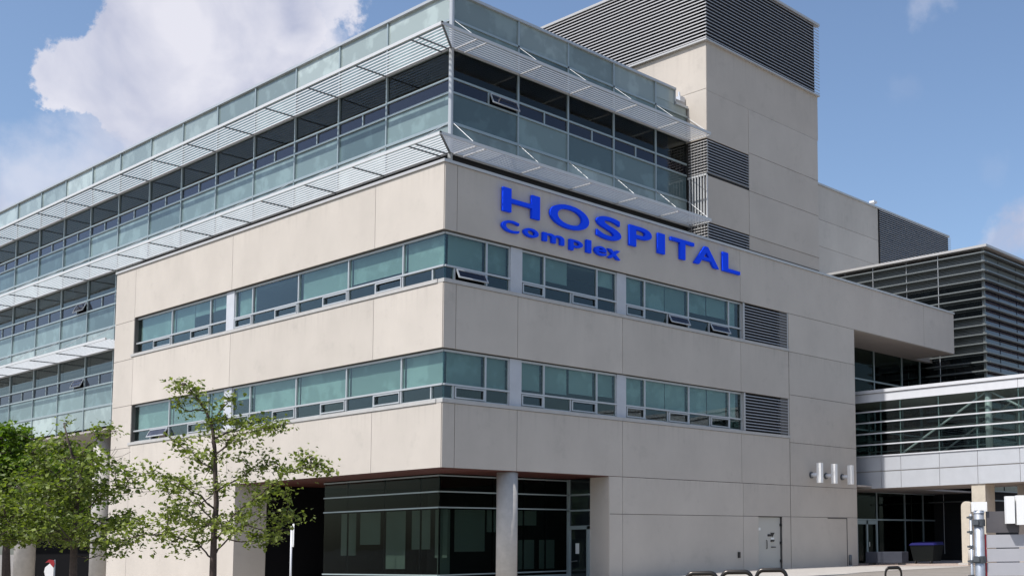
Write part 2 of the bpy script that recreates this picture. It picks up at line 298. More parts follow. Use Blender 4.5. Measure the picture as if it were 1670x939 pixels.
# reveals of windows (light returns)
mb = MB()
mb.box((-13.42, 0.001, -.7), (-13.372, 1.3, SOF-.003)); mb.build('return_wall', 'precast', H); mb = MB()       # end of left wall, seen from the recess
mb.box((-1.05, 7.452, -.4), (-.01, 7.487, SOF-.003))          # return of right pier
mb.build('return_wall', 'precast', H)
# copings
mb = MB()
mb.box((XL-.03, -.05, TOP), (.05, .35, TOP+.10)); mb.box((-.35, .351, TOP), (.05, 34.1, TOP+.10)); mb.box((XL-.03, .351, TOP), (XL+.3, 1.0, TOP+.1))
mb.build('coping', 'coping', H)
MB().box((-24.6, .36, TOP-.25), (-.36, 34.0, TOP-.08)).build('roof', 'concrete', H)
# dark inner mass
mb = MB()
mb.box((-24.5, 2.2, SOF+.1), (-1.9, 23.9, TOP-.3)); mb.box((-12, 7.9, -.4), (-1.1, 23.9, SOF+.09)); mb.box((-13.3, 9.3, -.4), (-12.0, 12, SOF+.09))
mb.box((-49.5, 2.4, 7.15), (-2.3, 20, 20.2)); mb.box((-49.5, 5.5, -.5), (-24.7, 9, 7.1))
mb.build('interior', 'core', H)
MB().box((-24.0, .45, 7.3), (-.45, 2.2, 7.4)).box((-24.0, .45, 11.5), (-.45, 2.2, 11.6)).box((-1.9, 2.2, 7.3), (-.45, 18.5, 7.4)).box((-1.9, 2.2, 11.5), (-.45, 18.5, 11.6)).build('ceiling', 'blind_grey', H)
# soffit of recess
MB().box((-13.38, .05, SOF-.02), (-.05, 9.3, SOF+.05)).build('soffit', 'soffit', H)
MB().box((-2.6, 24.02, WB1-.02), (-.05, 34.0, WB1+.0)).box((-9.0, 24.02, WB1-.019), (-2.6, 36, WB1+.4)).build('soffit', 'soffit_grey', H)

# ---- ribbon windows
def ribbon(F, u0, u1, z0, z1, mulls, subs, cas, opens, blinds, corner=None, trans=None, floor_shift=0):
    zt = trans; d = -.17; w = .05
    fr = MB()
    F.box(fr, u0, u1, z0, z0+.06, d-.05, d+.01); F.box(fr, u0, u1, z1-.07, z1, d-.05, d+.03); F.box(fr, u0, u1, zt-.03, zt+.03, d-.05, d+.06)
    for u in ([u0+w/2] if corner != 'lo' else []) + ([u1-w/2] if corner != 'hi' else []): F.box(fr, u-w/2, u+w/2, z0+.06, zt-.035, d-.05, d+.025); F.box(fr, u-w/2, u+w/2, zt+.035, z1-.07, d-.05, d+.025)
    for u in mulls: F.box(fr, u-.032, u+.032, z0+.06, zt-.03, d-.05, d+.04); F.box(fr, u-.032, u+.032, zt+.03, z1-.07, d-.05, d+.04)
    for u in subs: F.box(fr, u-.03, u+.03, z0+.06, zt-.035, d-.05, d+.03)
    win = fr.build('ribbon_window', 'frame', H)
    pn = MB(); e0 = u0+(.02 if corner != 'lo' else -.02); e1 = u1-(.02 if corner != 'hi' else -.02)
    edges = sorted([e0, e1]+list(mulls))
    for a, b in zip(edges[:-1], edges[1:]): tilt(F, pn, a, b, zt, z1-.03, d-.022, d-.012)
    cuts = sorted([e0, e1]+list(mulls)+list(subs))
    for a, b in zip(cuts[:-1], cuts[1:]):
        if any(abs(a-c[0]) < .15 and abs(b-c[1]) < .15 for c in opens): continue
        tilt(F, pn, a, b, z0+.03, zt, d-.022, d-.012)
    pn.build('pane', 'glass', win)
    for a, b in cas:
        op = any(abs(a-c[0]) < .15 and abs(b-c[1]) < .15 for c in opens)
        ang = R(28) if op else 0; a_, b_ = a+.05, b-.05; hh = (zt-.05)-(z0+.07)
        def Q(u, v, dd):   # v from top hinge down
            return F(u, d+.045+math.sin(ang)*v+math.cos(ang)*dd, zt-.05-math.cos(ang)*v+math.sin(ang)*dd)
        cm = MB(); t = .045
        for (ua, ub, va, vb) in ((a_, b_, 0, t), (a_, b_, hh-t, hh), (a_, a_+t, t, hh-t), (b_-t, b_, t, hh-t)):
            cm.hexa([Q(ua, vb, -.02), Q(ub, vb, -.02), Q(ub, vb, .02), Q(ua, vb, .02), Q(ua, va, -.02), Q(ub, va, -.02), Q(ub, va, .02), Q(ua, va, .02)])
        co = cm.build('casement', 'frame', win)
        if op:
            gm = MB(); gm.hexa([Q(a_+t, hh-t, -.004), Q(b_-t, hh-t, -.004), Q(b_-t, hh-t, .004), Q(a_+t, hh-t, .004), Q(a_+t, t, -.004), Q(b_-t, t, -.004), Q(b_-t, t, .004), Q(a_+t, t, .004)])
            gm.build('open_pane', 'glass_strip', win)
    for a, b, frac in blinds:
        bm_ = MB(); zb = z1-.08-(z1-.1-zt)*frac
        F.box(bm_, a, b, zb, z1-.05, d-.16, d-.15); F.box(bm_, a, b, zb-.03, zb, d-.17, d-.14); bm_.build('blind', 'blind', win)
    return win
def sill(F, u0, u1, z): 
    mb = MB(); F.box(mb, u0, u1, z+.003, z+.125, -.3, .035); return mb.build('sill', 'sill', H)
LM = [-19.54, -16.1]; 
for k, (zs, zh, zt) in enumerate(((S1+.125, WB1-.02, 10.49), (S2+.125, WB2-.02, 6.52))):
    # left face
    bl1 = [(-22.95, -19.6, .96), (-19.48, -17.85, .97 if k == 0 else .97), (-17.8, -16.15, .45 if k == 0 else .95), (-16.05, -14.75, .42 if k == 0 else .96)]
    ribbon(FL, -23.05, -14.7, zs, zh, LM, [-21.28, -17.82], [(-21.28, -19.54), (-17.82, -16.1)], ([] if k == 0 else [(-21.28, -19.54)]), bl1, trans=zt)
    bl2 = [(-14.0, -12.72, .97 if k == 0 else .38), (-9.2, -5.9, .98), (-5.8, -2.54, .82 if k == 0 else .97), (-2.44, -.4, .98)]
    if k: bl2.append((-12.6, -9.3, .98))
    ribbon(FL, -14.07, -.17, zs, zh, [-12.67, -9.25, -5.85, -2.49], [-10.95, -7.54, -4.15, -.81], [(-14.07, -12.67), (-10.95, -9.25), (-7.54, -5.85), (-4.15, -2.49)], [], bl2, corner='hi', trans=zt)
    mb = MB(); FL.box(mb, -14.7, -14.07, zs, zh, -.25, -.10); mb.build('pier_panel', 'pier', H)
    sill(FL, -23.1, -.3, zs-.125)
    mb = MB(); FL.box(mb, -23.1, -23.05, zs-.12, zh+.02, -.3, -.002); mb.build('window_jamb', 'soffit_grey', H)
    # right face
    ribbon(FR, .17, 2.84, zs, zh, [1.84], [.54], [(.54, 1.84)], [(.54, 1.84)] if k == 0 else [], [(.4, 1.78, .97), (1.9, 2.8, .88 if k == 0 else .97)], corner='lo', trans=zt)
    ribbon(FR, 3.34, 7.95, zs, zh, [4.39, 6.94], [5.65], [(3.34, 4.39), (5.65, 6.94)], [], [(3.4, 4.33, .96 if k == 0 else .85), (4.45, 5.6, .75 if k == 0 else .85), (7.0, 7.9, .5 if k == 0 else .75)] + ([(5.72, 6.88, .78)] if k else []), trans=zt)
    ribbon(FR, 8.43, 15.44, zs, zh, [9.49, 12.04, 14.6], [10.8, 13.34], [(8.43, 9.49), (10.8, 12.04), (13.34, 14.6)], [(10.8, 12.04), (13.34, 14.6)] if k == 0 else [], [(8.48, 9.43, .97), (9.55, 10.78, .97), (10.82, 11.98, .96), (12.1, 13.3, .72 if k == 0 else .93), (13.36, 14.54, .7 if k == 0 else .97), (14.66, 15.2, .95)], trans=zt)
    for a, b in ((2.84, 3.34), (7.95, 8.43)):
        mb = MB(); FR.box(mb, a, b, zs, zh, -.25, -.10); mb.build('pier_panel', 'pier', H)
    mb = MB(); FR.box(mb, -.3+.3, 18.66, zs-.122, zs, -.3, .035); mb.build('sill', 'sill', H)
    # louvre at the right end of the ribbon
    mb = MB(); fr = .05
    FR.box(mb, 15.44, 15.54, zs, zh, -.2, -.02); FR.box(mb, 18.58, 18.64, zs, zh+.02, -.2, -.02)
    n = 12
    for i in range(n):
        z = zs+.05+(zh-zs-.08)*(i+.5)/n
        mb.hexa([FR(15.54, -.03, z-.022), FR(18.58, -.03, z-.022), FR(18.58, -.07, z-.014), FR(15.54, -.07, z-.014), FR(15.54, -.04, z+.014), FR(18.58, -.04, z+.014), FR(18.58, -.08, z+.022), FR(15.54, -.08, z+.022)])
    lv = mb.build('louvre', 'louvre', H); mb = MB(); FR.box(mb, 15.54, 18.58, zs, zh, -.3, -.2); mb.build('gap_shade', 'louvre_gap_shade', lv)  # black sheet behind the blades stands in for shade between them

# ---- curtain wall of the upper storeys
GY, GX = 1.0, -1.1
GL = Face('L', GY); GR = Face('R', GX)
LX_ = [-1.1, -4.93, -8.12, -11.28, -14.5, -17.73, -20.93, -24.12, -27.4, -30.6, -33.87, -37.1, -40.4, -43.6, -46.9, -50.2]
RY_ = [1.0, 3.9, 6.3, 8.7, 11.1, 13.04]
rng = random.Random(4)
def bay(F, u0, u1, top, bottom, z_head, z1, z2, z3, z_shelf, sub=True, opensash=False, parapet=None, blind=None):
    a, b = min(u0, u1), max(u0, u1)
    fr = MB(); w = .035
    F.box(fr, a-w, a+w, bottom, top, -.05, .05)
    for z, h in ((z_head, .06), (z1, .035), (z2, .035), (z3, .05)): F.box(fr, a+w, b-w, z-h, z+h, -.05, .045)
    if sub and not opensash: u = (a+b)/2+.04; F.box(fr, u-.03, u+.03, z2+.035, z1-.035, -.05, .03)
    if opensash: F.box(fr, b-1.35, b-1.29, z2+.035, z1-.035, -.05, .03)
    if bottom < z_shelf-.3: F.box(fr, a+w, b-w, bottom, bottom+.1, -.05, .045)
    win = fr.build('window', 'frame_teal', H)
    mb = MB(); tilt(F, mb, a+w, b-w, z1+.035, z_head-.06, -.02, -.01); mb.build('pane', 'glass_dark', win)
    mb = MB(); tilt(F, mb, a+w, (b-1.3) if opensash else (b-w), z2+.035, z1-.035, -.02, -.01); mb.build('strip_pane', 'glass_strip', win)
    mb = MB(); tilt(F, mb, a+w, b-w, z3+.05, z2-.035, -.03, -.01); mb.build('spandrel', 'spandrel', win)
    mb = MB(); F.box(mb, a+w, b-w, bottom+.1, z3-.05, -.02, .0); mb.build('spandrel', 'spandrel_light', win)
    if parapet:
        mb = MB(); F.box(mb, a+w, b-w, z_head+.06, parapet[0]-.04, -.02, .0); mb.build('spandrel', 'spandrel', win)
        mb = MB(); tilt(F, mb, a+w, b-w, parapet[0]+.04, parapet[1], -.03, -.01); mb.build('parapet_glass', 'spandrel_light', win)
        mb = MB(); F.box(mb, a, b, parapet[0]-.04, parapet[0]+.04, -.05, .05); mb.build('rail', 'frame_teal', win)
    if blind:
        zb = z_head-.1-(z_head-z1-.1)*blind
        mb = MB(); F.box(mb, a+.1, b-.1, zb, z_head-.08, -.2, -.19); mb.build('blind', 'blind_dark', win)
    if opensash:
        ang = R(25); d = .03; a_, b_ = b-1.27, b-.05; hh = z1-z2-.08; t = .04; cm = MB()
        def Q(u, v, dd): return F(u, d+math.sin(ang)*v+math.cos(ang)*dd, z1-.04-math.cos(ang)*v+math.sin(ang)*dd)
        for (ua, ub, va, vb) in ((a_, b_, 0, t), (a_, b_, hh-t, hh), (a_, a_+t, t, hh-t), (b_-t, b_, t, hh-t)):
            cm.hexa([Q(ua, vb, -.02), Q(ub, vb, -.02), Q(ub, vb, .02), Q(ua, vb, .02), Q(ua, va, -.02), Q(ub, va, -.02), Q(ub, va, .02), Q(ua, va, .02)])
        cm.build('casement', 'frame', win)
        gm = MB(); gm.hexa([Q(a_+t, hh-t, -.004), Q(b_-t, hh-t, -.004), Q(b_-t, hh-t, .004), Q(a_+t, hh-t, .004), Q(a_+t, t, -.004), Q(b_-t, t, -.004), Q(b_-t, t, .004), Q(a_+t, t, .004)]); gm.build('open_pane', 'glass_strip', win)
PROJ = 1.4; NS = 9
def shelf(F, u0, u1, z, zr, mitre_lo=False, mitre_hi=False, extra=(), ends=(), dirn=1):
    """slatted sunshade between u0<u1; mitre cut at the building corner; bracket at the ends given"""
    sl = MB()
    for i in range(NS):
        dd = .12+(PROJ-.2)*i/(NS-1)
        a = u0-(dd if mitre_lo else 0); b = u1+(dd if mitre_hi else 0)
        sl.hexa([F(a, dd+.008, z-.026), F(b, dd+.008, z-.026), F(b, dd-.006, z-.028), F(a, dd-.006, z-.028), F(a, dd-.004, z+.026), F(b, dd-.004, z+.026), F(b, dd-.018, z+.024), F(a, dd-.018, z+.024)])
    a = u0-(PROJ if mitre_lo else 0); b = u1+(PROJ if mitre_hi else 0)
    F.box(sl, a, b, z-.05, z+.06, PROJ-.05, PROJ); F.box(sl, u0-(.05 if mitre_lo else 0), u1+(.05 if mitre_hi else 0), z-.07, z+.05, .05, .09)
    s = sl.build('sunshade', 'shade', H)
    for u in list(extra)+list(ends): bk = MB(); F.box(bk, u-.02, u+.02, z-.07, z-.028, .07, PROJ-.04); bk.build('bracket', 'shade_dark' if F.k == 'L' else 'rod', s)  # same brackets coloured dark on the left, light on the right for sunlight
    for u in ends: MB().tube([F(u, .05, zr), F(u, PROJ-.1, z+.05)], .012, 6).build('tie_rod', 'rod', s)
ZTOP = dict(z_head=18.5, z1=17.42, z2=16.92, z3=15.82, z_shelf=14.75)
ZMID = dict(z_head=14.75, z1=13.68, z2=13.10, z3=12.0, z_shelf=10.9)
ZLOW = dict(z_head=10.9, z1=9.82, z2=9.28, z3=8.22, z_shelf=7.1)
PAR = (19.53, 20.5)
for i in range(len(LX_)-1):
    hi, lo = LX_[i], LX_[i+1]
    bay(GL, lo, hi, PAR[1], 14.75, sub=(i > 0), parapet=PAR, **ZTOP)
    shelf(GL, lo, hi, 18.5, 19.5, mitre_hi=(i == 0), extra=([hi-.45] if i == 0 else []), ends=([lo] if i else [lo, hi-.06]))
    shelf(GL, lo, hi, 14.75, 15.82, mitre_hi=(i == 0), extra=([hi-.45] if i == 0 else []), ends=([lo] if i else [lo, hi-.06]))
    if i >= 7:
        hi = min(hi, XL-.03)
        bay(GL, lo, hi, 14.75, 10.9, blind=(1.0 if i % 5 else .7), opensash=(i == 9), **ZMID)
        bay(GL, lo, hi, 10.9, 7.1, blind=1.0, opensash=(i == 9), **ZLOW)
        shelf(GL, lo, hi, 10.9, 12.0, ends=[lo])
for i in range(5):
    bay(GR, RY_[i], RY_[i+1], PAR[1], 14.75, sub=(i > 0 and i < 4), opensash=(i == 0), parapet=PAR if i < 4 else (19.53, 19.9), **ZTOP)
    shelf(GR, RY_[i], RY_[i+1], 18.5, 19.5, mitre_lo=(i == 0), extra=([RY_[0]+.45] if i == 0 else []), ends=([RY_[i+1]] if i else [RY_[0]+.06, RY_[1]]))
    shelf(GR, RY_[i], RY_[i+1], 14.75, 15.82, mitre_lo=(i == 0), extra=([RY_[0]+.45] if i == 0 else []), ends=([RY_[i+1]] if i else [RY_[0]+.06, RY_[1]]))
MB().box((GX-.02, 11.14, 19.901), (GX, 12.27, 20.5)).build('parapet_glass', 'spandrel_light', H)
# mitre bar, corner post, parapet cap
mb = MB()
for z in (18.5, 14.75): mb.tube([(GX+.02, GY-.02, z-.03), (GX+PROJ, GY-PROJ, z-.03)], .04, 6)
mb.build('mitre_bracket', 'shade_dark', H)
MB().tube([(GX+.02, GY-.02, 13.9), (GX+.02, GY-.02, 20.5)], .085, 10).build('corner_post', 'frame', H)
mb = MB(); mb.box((-50.2, GY-.09, 20.5), (GX+.09, GY+.15, 20.6)); mb.box((GX-.15, GY+.151, 20.5), (GX+.09, 12.31, 20.6)); mb.box((GX-.15, 12.311, 19.9), (GX+.09, 13.05, 20.0)); mb.box((GX-.15, 12.27, 20.0), (GX+.06, 12.31, 20.5)); mb.build('parapet_cap', 'frame', H)
MB().box((-50, GY+.1, 20.0), (GX-.05, 13.0, 20.2)).build('roof', 'concrete', H)
mb = MB(); mb.box((-50.2, GY+.02, 13.8), (GX-.02, GY+.06, 14.7)); mb.box((GX-.06, GY, 13.8), (GX-.02, 13.04, 14.7)); mb.build('base_strip', 'black', H)
MB().box((-50.2, GY-.0, 7.0), (XL-.02, 5.5, 7.098)).build('soffit', 'soffit_grey', H)
MB().box((-50.2, 5.3, -.6), (-24.7, 5.49, 7.0)).build('back_wall', 'shadow_black', H)  # undercroft shade put into a near-black wall colour
MB().box((-27.2, 3.6, -.6), (-24.92, 5.2, 6.99)).build('wall', 'precast', H)
for x in (-30.27, -40.0, -49):
    MB().tube([(x, 1.9, -.6), (x, 1.9, 7.0)], .5, 28).build('column', 'concrete', H, smooth=True)
# ---- tower
TY0, TY1, TXL = 13.1, 21.2, -11.0; TZ = 22.7; TT = 26.2
TL_ = Face('L', TY0); TR_ = Face('R', 0.0)
mb = MB()
panels(mb, TL_, [TXL, -5.2, -.0], [18.4, 20.58, TZ])
panels(mb, TR_, [TY0+.0, 15.9], [16.87, 16.9], gap=.0)
panels(mb, TR_, [TY0+.02, TY1], [20.5, TZ], gap=.01)
panels(mb, TR_, [TY0+.02, 15.9], [18.40, 20.5], gap=.004)
panels(mb, TR_, [TY0+.02, 15.9], [14.75, 16.78])
panels(mb, TR_, [15.9, 21.14], [14.1, 14.72]); 
mb.build('wall', 'precast_tower', H)
mb = MB(); panels(mb, TR_, [15.9, 21.14], [14.72, 16.76, 18.49, 20.5], d0=.012, gap=.02); mb.build('wall', 'precast', H)
mb = MB(); mb.box((TXL, TY0+.037, 18.4), (-.037, TY1-.02, TZ-.01)); mb.box((TXL, 13.3, 14.0), (-.3, TY1-.02, 18.4)); mb.box((-.3, 15.9, 13.9), (-.037, TY1-.02, 18.4)); mb.box((-.3, TY0+.037, 14.75), (-.037, 15.9, 16.75)); mb.build('backing_wall', 'joint', H)
def louvre_screen(F, u0, u1, z0, z1, n, d=.12, name='louvre', mat='louvre', hh=.045, dep=.09):
    mb = MB()
    for i in range(n):
        z = z0+(z1-z0)*(i+.5)/n
        mb.hexa([F(u0, d, z-hh), F(u1, d, z-hh), F(u1, d-dep, z-hh+.01), F(u0, d-dep, z-hh+.01), F(u0, d-.012, z+hh*.6), F(u1, d-.012, z+hh*.6), F(u1, d-dep, z+hh*.6+.01), F(u0, d-dep, z+hh*.6+.01)])
    return mb.build(name, mat, H)
s = louvre_screen(TL_, TXL, .12, TZ+.05, TT, 23, hh=.034, dep=.04); mb = MB(); TL_.box(mb, TXL, 0, TZ+.02, TT-.02, -.4, -.02); mb.build('gap_shade', 'louvre_gap_shade', s)
mb = MB(); TL_.box(mb, TXL, .17, TT, TT+.12, -.1, .16); TL_.box(mb, TXL, .14, TZ-.03, TZ+.05, -.05, .14); mb.build('rail', 'coping', s)
s = louvre_screen(TR_, TY0-.12, TY1+.05, TZ+.05, TT, 23, hh=.026, dep=.03); mb = MB(); TR_.box(mb, TY0+.02, TY1-.2, TZ+.02, TT-.02, -.4, -.02); mb.build('gap_shade', 'louvre_gap_shade', s)
mb = MB(); TR_.box(mb, TY0-.1, TY1+.06, TT+.001, TT+.119, -.1, .16); TR_.box(mb, TY0, TY1+.04, TZ-.028, TZ+.048, -.05, .13); mb.build('rail', 'coping', s)
MB().box((-.02, TY0-.02, TZ), (.0, TY0, TT)).build('louvre_post', 'frame_dark', H)
# small louvres wrapping the tower foot
for z0, z1, n in ((16.87, 18.36, 12), (13.98, 14.72, 6)):
    s = louvre_screen(TR_, TY0-.02, 15.88, z0, z1, n, d=.03, hh=.025, dep=.03); mb = MB(); TR_.box(mb, TY0+.1, 15.88, z0, z1, -.3, -.15); TR_.box(mb, TY0-.0, 15.9, z0-.08, z0, -.1, .02)if z0 > 15 else None; mb.build('gap_shade', 'louvre_gap_shade', s)
    s = louvre_screen(TL_, -1.05, .02, z0, z1, n, d=.03, hh=.025, dep=.03); mb = MB()
    for i in range(6): TL_.box(mb, -1.0+.185*i, -.96+.185*i, z0, z1, -.12, -.08)
    mb.build('louvre_post', 'frame', s); mb = MB(); TL_.box(mb, -1.05, -.02, z0, z1, -.2, -.15); mb.build('gap_shade', 'louvre_gap_shade', s)
mb = MB()
for i in range(7): TL_.box(mb, -1.02+.165*i, -.965+.165*i, 14.8, 16.8, -.03, .02)
TL_.box(mb, -1.1, .0, 16.78, 16.86, -.05, .03); mb.build('fin_screen', 'shade', H); mb = MB(); TL_.box(mb, -1.1, -.04, 14.8, 16.8, -.12, -.08); mb.build('backing_wall', 'frame_dark', H)
mb = MB(); mb.box((-1.55, 12.75, 19.98), (-1.2, 13.05, 20.45)); mb.tube([(-1.4, 12.9, 20.45), (-1.4, 12.9, 20.7)], .05, 8); mb.build('roof_vent', 'fascia', H)
# ---- rear block with louvres
RB = Face('R', -10.5); mb = MB()
panels(mb, RB, [28.0, 35.5, 42.6], [16.0, 18.2, 20.0, 21.75, 24.0]); mb.build('wall', 'precast', H)
MB().box((-24, 27.8, 13.9), (-10.537, 52.0, 23.98)).build('backing_wall', 'joint', H)
mb = MB(); mb.box((-10.9, 27.9, 24.0), (-10.42, 52.4, 24.12)); mb.build('coping', 'coping', H)
s = louvre_screen(RB, 42.65, 52.5, 17.5, 23.98, 44, d=.12, hh=.030, dep=.03); mb = MB(); RB.box(mb, 42.65, 52.3, 17.5, 23.98, -.03, -.01); mb.build('gap_shade', 'louvre_gap_shade', s)
mb = MB(); mb.tube([(-10.6, 42.2, 24.1), (-10.6, 42.2, 24.35)], .1, 8); mb.box((-10.8, 42.0, 24.3), (-10.4, 42.4, 24.45)); mb.build('roof_vent', 'white', H)

# ---- ground floor glazing in the recess
MB().box((-24, 1.31, -.6), (-13.44, 9.2, SOF-.03)).build('return_wall', 'shadow_black', H)  # closes the recess; its deep shade is put into the near-black colour
MB().box((-13.43, 8.4, -.6), (-2.4, 8.6, SOF-.03)).build('back_wall', 'shadow_black', H)  # near-black colour stands in for the unlit back of the recess
SX, SY = -2.3, 1.6
SL = Face('L', SY); SR = Face('R', SX)
def storefront(F, u0, u1, verts, zr, gmat='lobby_glass', base=-.5, top=SOF-.03, fmat='frame_teal'):
    mb = MB()
    for z in zr: F.box(mb, u0, u1, z-.022, z+.022, -.06, .05)
    F.box(mb, u0, u1, base, .08, -.1, .065)
    w = mb.build('storefront_window', fmat, H); mb = MB()
    for u in verts: F.box(mb, u-.02, u+.02, base, top, -.05, .0)
    mb.build('mullion', 'shadow_black', w)
    pn = MB(); F.box(pn, u0, u1, .081, top, -.005, .005); pn.build('pane', gmat, w); return w
w1 = storefront(SL, -9.6, SX, [-8.0, -5.6, -3.4], [.2, 2.55, 3.1, 3.66])
w2 = storefront(SR, SY, 7.42, [SY+.03, 3.9, 5.3, 6.35, 7.38], [.2, 2.55, 3.1, 3.66])
for a, b, zb, zt2 in ((-9.2, -8.2, .9, 2.5), (-7.9, -6.6, 1.3, 2.5), (-6.2, -5.0, .4, 2.5), (-4.6, -3.5, 1.1, 2.5), (-3.2, -2.5, .8, 2.5)):  # grey panels also suggest lobby furniture and broken reflections
    mb = MB(); SL.box(mb, a, b, zb, zt2, -.5, -.48); mb.build('blind', 'blind_grey', w1)
for a, b, zb, zt2 in ((1.9, 2.4, .2, 2.5), (2.6, 3.9, 1.0, 2.5), (4.0, 5.0, 1.7, 2.5), (5.45, 6.2, .3, 1.4), (6.45, 7.2, .3, 1.4), (5.4, 6.3, 1.95, 2.5)):  # panels here likewise stand in for furniture and reflections behind the glass
    mb = MB(); SR.box(mb, a, b, zb, zt2, -.5, -.48); mb.build('blind', 'blind_grey', w2)
DW = Face('L', 7.45); mb = MB()
for z in (2.5, 3.1): DW.box(mb, SX, -1.05, z-.03, z+.03, -.02, .06)
DW.box(mb, SX, SX+.14, -.4, 3.7, -.05, .06); DW.box(mb, -1.17, -1.05, -.4, 1.9, -.05, .06); DW.box(mb, SX+.14, -1.05, 1.78, 1.92, -.05, .06)
e = mb.build('entrance_frame', 'frame_teal', H); mb = MB(); DW.box(mb, SX+.14, -1.05, 1.92, 3.7, -.012, .0); mb.build('pane', 'darkglass', e)
mb = MB(); DW.box(mb, SX+.14, -1.17, -.35, 1.78, -.03, .0); dr = mb.build('glass_door', 'darkglass', H); mb = MB(); DW.box(mb, SX+.14, SX+.2, -.35, 1.78, .0, .03); DW.box(mb, -1.22, -1.17, -.35, 1.78, .0, .03); DW.box(mb, SX+.2, -1.22, -.35, -.2, .0, .03); mb.build('door_frame', 'frame_teal', dr)
mb = MB(); DW.box(mb, -1.85, -1.65, .85, 1.25, .001, .006); mb.build('notice', 'paper', dr)
mb = MB(); mb.tube([DW(SX+.25, .06, .55), DW(SX+.6, .06, .58)], .02, 6); mb.build('handle', 'handle', dr)
MB().tube([(-.42, 3.02, -.6), (-.42, 3.02, SOF-.03)], .36, 36).build('column', 'concrete', H, smooth=True)
# ceiling lights line + security door in right facade
mb = MB(); mb.box((-.16, 16.34, -.35), (-.12, 18.0, 2.3)); sdr = mb.build('steel_door', 'door', H)
mb = MB(); FR.box(mb, 17.1, 17.35, 1.45, 1.55, -.12, -.09); FR.box(mb, 17.3, 17.5, 1.22, 1.26, -.12, -.06); mb.tube([FR(16.98, -.08, 1.3), FR(16.98, -.06, 1.25), FR(16.98, -.06, .95), FR(16.98, -.08, .9)], .02, 6); mb.tube([FR(17.3, -.08, .98), FR(17.62, -.08, .98)], .02, 6); mb.build('handle', 'black', sdr)
mb = MB(); mb.prism([(17.28, 1.62), (17.6, 1.62), (17.44, 1.42)], lambda u, v, d: FR(u, d, v), -.118, -.112); FR.box(mb, 17.3, 17.58, 1.25, 1.3, -.118, -.110); mb.build('door_sign', 'black', sdr)
mb = MB(); FR.box(mb, 16.42, 16.6, 1.72, 1.84, -.118, -.112); FR.box(mb, 17.32, 17.55, 1.32, 1.4, -.118, -.112); mb.build('notice', 'paper', sdr)
mb = MB()
for z in (.3, 1.1, 1.9): FR.box(mb, 17.96, 18.04, z, z+.12, -.12, -.03)
mb.build('hinge', 'black', sdr)
mb = MB(); FR.box(mb, 14.9, 15.02, .55, .8, .0, .06); mb.build('socket_box', 'black', H)
mb = MB(); FR.box(mb, 21.5, 23.1, 2.27, 2.31, .001, .02); FR.box(mb, 23.06, 23.1, -.2, 2.27, .001, .02); mb.build('steel_door', 'joint', H)
# ---- rear lobby glass wall under and beside the skywalk
GW = Face('R', -2.9)
mb = MB()
for z in (2.35, 3.85, 7.2, 9.95): GW.box(mb, 24.0, 44, z-.04, z+.04, -.06, .07)
for u in (26.9, 30.1, 33.0, 35.0, 38.0, 41.5): GW.box(mb, u-.04, u+.04, .0, WB1-.02, -.05, .055)
gw = mb.build('lobby_window', 'frame_teal', H); mb = MB(); GW.box(mb, 24, 44, .02, WB1-.02, -.005, .005); mb.build('pane', 'lobby_glass', gw)
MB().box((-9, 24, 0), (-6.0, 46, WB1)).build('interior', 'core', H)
mb = MB(); GW.box(mb, 28.0, 28.12, .02, 2.3, .06, .12); GW.box(mb, 28.95, 29.1, .02, 2.3, .06, .12); GW.box(mb, 29.9, 30.05, .02, 2.3, .06, .12); GW.box(mb, 28.12, 29.9, 2.1, 2.3, .06, .12); dd = mb.build('entrance_door', 'frame_teal', H)
mb = MB(); mb.tube([GW(29.15, .16, .9), GW(29.15, .16, 1.15)], .03, 6); mb.build('handle', 'handle', dd)
MB().box((-6, 24.1, 3.86), (-.04, 44, 3.95)).build('ceiling', 'soffit_grey', H)

# ------------------------------------------------------------------ signs
def letters(root, spec, z0, z1, up=False):
    for ch, y0, y1, za, zb in spec:
        cu = bpy.data.curves.new('letter', 'FONT'); cu.body = ch; cu.size = 1; cu.extrude = 0; cu.offset = .018; cu.resolution_u = 6
        ob = bpy.data.objects.new('tmp', cu); col.objects.link(ob)
        dg = bpy.context.evaluated_depsgraph_get(); dg.update(); me = bpy.data.meshes.new_from_object(ob.evaluated_get(dg))
        bpy.data.objects.remove(ob)
        xs = [v.co.x for v in me.vertices]; zz = [v.co.y for v in me.vertices]; x0, x1, w0, w1 = min(xs), max(xs), min(zz), max(zz)
        import bmesh
        bm = bmesh.new(); bm.from_mesh(me); bmesh.ops.remove_doubles(bm, verts=bm.verts, dist=1e-5)
        for v in bm.verts:
            y = y0+(v.co.x-x0)/(x1-x0)*(y1-y0); z = za+(v.co.y-w0)/(w1-w0)*(zb-za); v.co = (.14, y, z)
        bmesh.ops.recalc_face_normals(bm, faces=bm.faces)
        r = bmesh.ops.extrude_face_region(bm, geom=bm.faces[:]); top = [g for g in r['geom'] if isinstance(g, bmesh.types.BMVert)]
        for v in bm.verts: v.co.x = .03
        for v in top: v.co.x = .15
        bmesh.ops.recalc_face_normals(bm, faces=bm.faces)
        for f in bm.faces: f.material_index = 0 if abs(f.normal.x) > .6 and f.calc_center_median().x > .1 else 1  # near-black sides double as the letters' drop shadow
        bm.to_mesh(me); bm.free(); me.polygons.foreach_set('use_smooth', [False]*len(me.polygons)); me.materials.clear(); me.materials.append(M['blue']); me.materials.append(M['navy'])
        o = bpy.data.objects.new('letter', me); col.objects.link(o); o.parent = root; o.matrix_parent_inverse = Matrix.Translation(root.location).inverted()
sg = thing('building_sign', (0, 2.3, 12.78), 'big blue capital letters HOSPITAL mounted high on the pale wall', 'sign', 'blue letter signs on the facade')
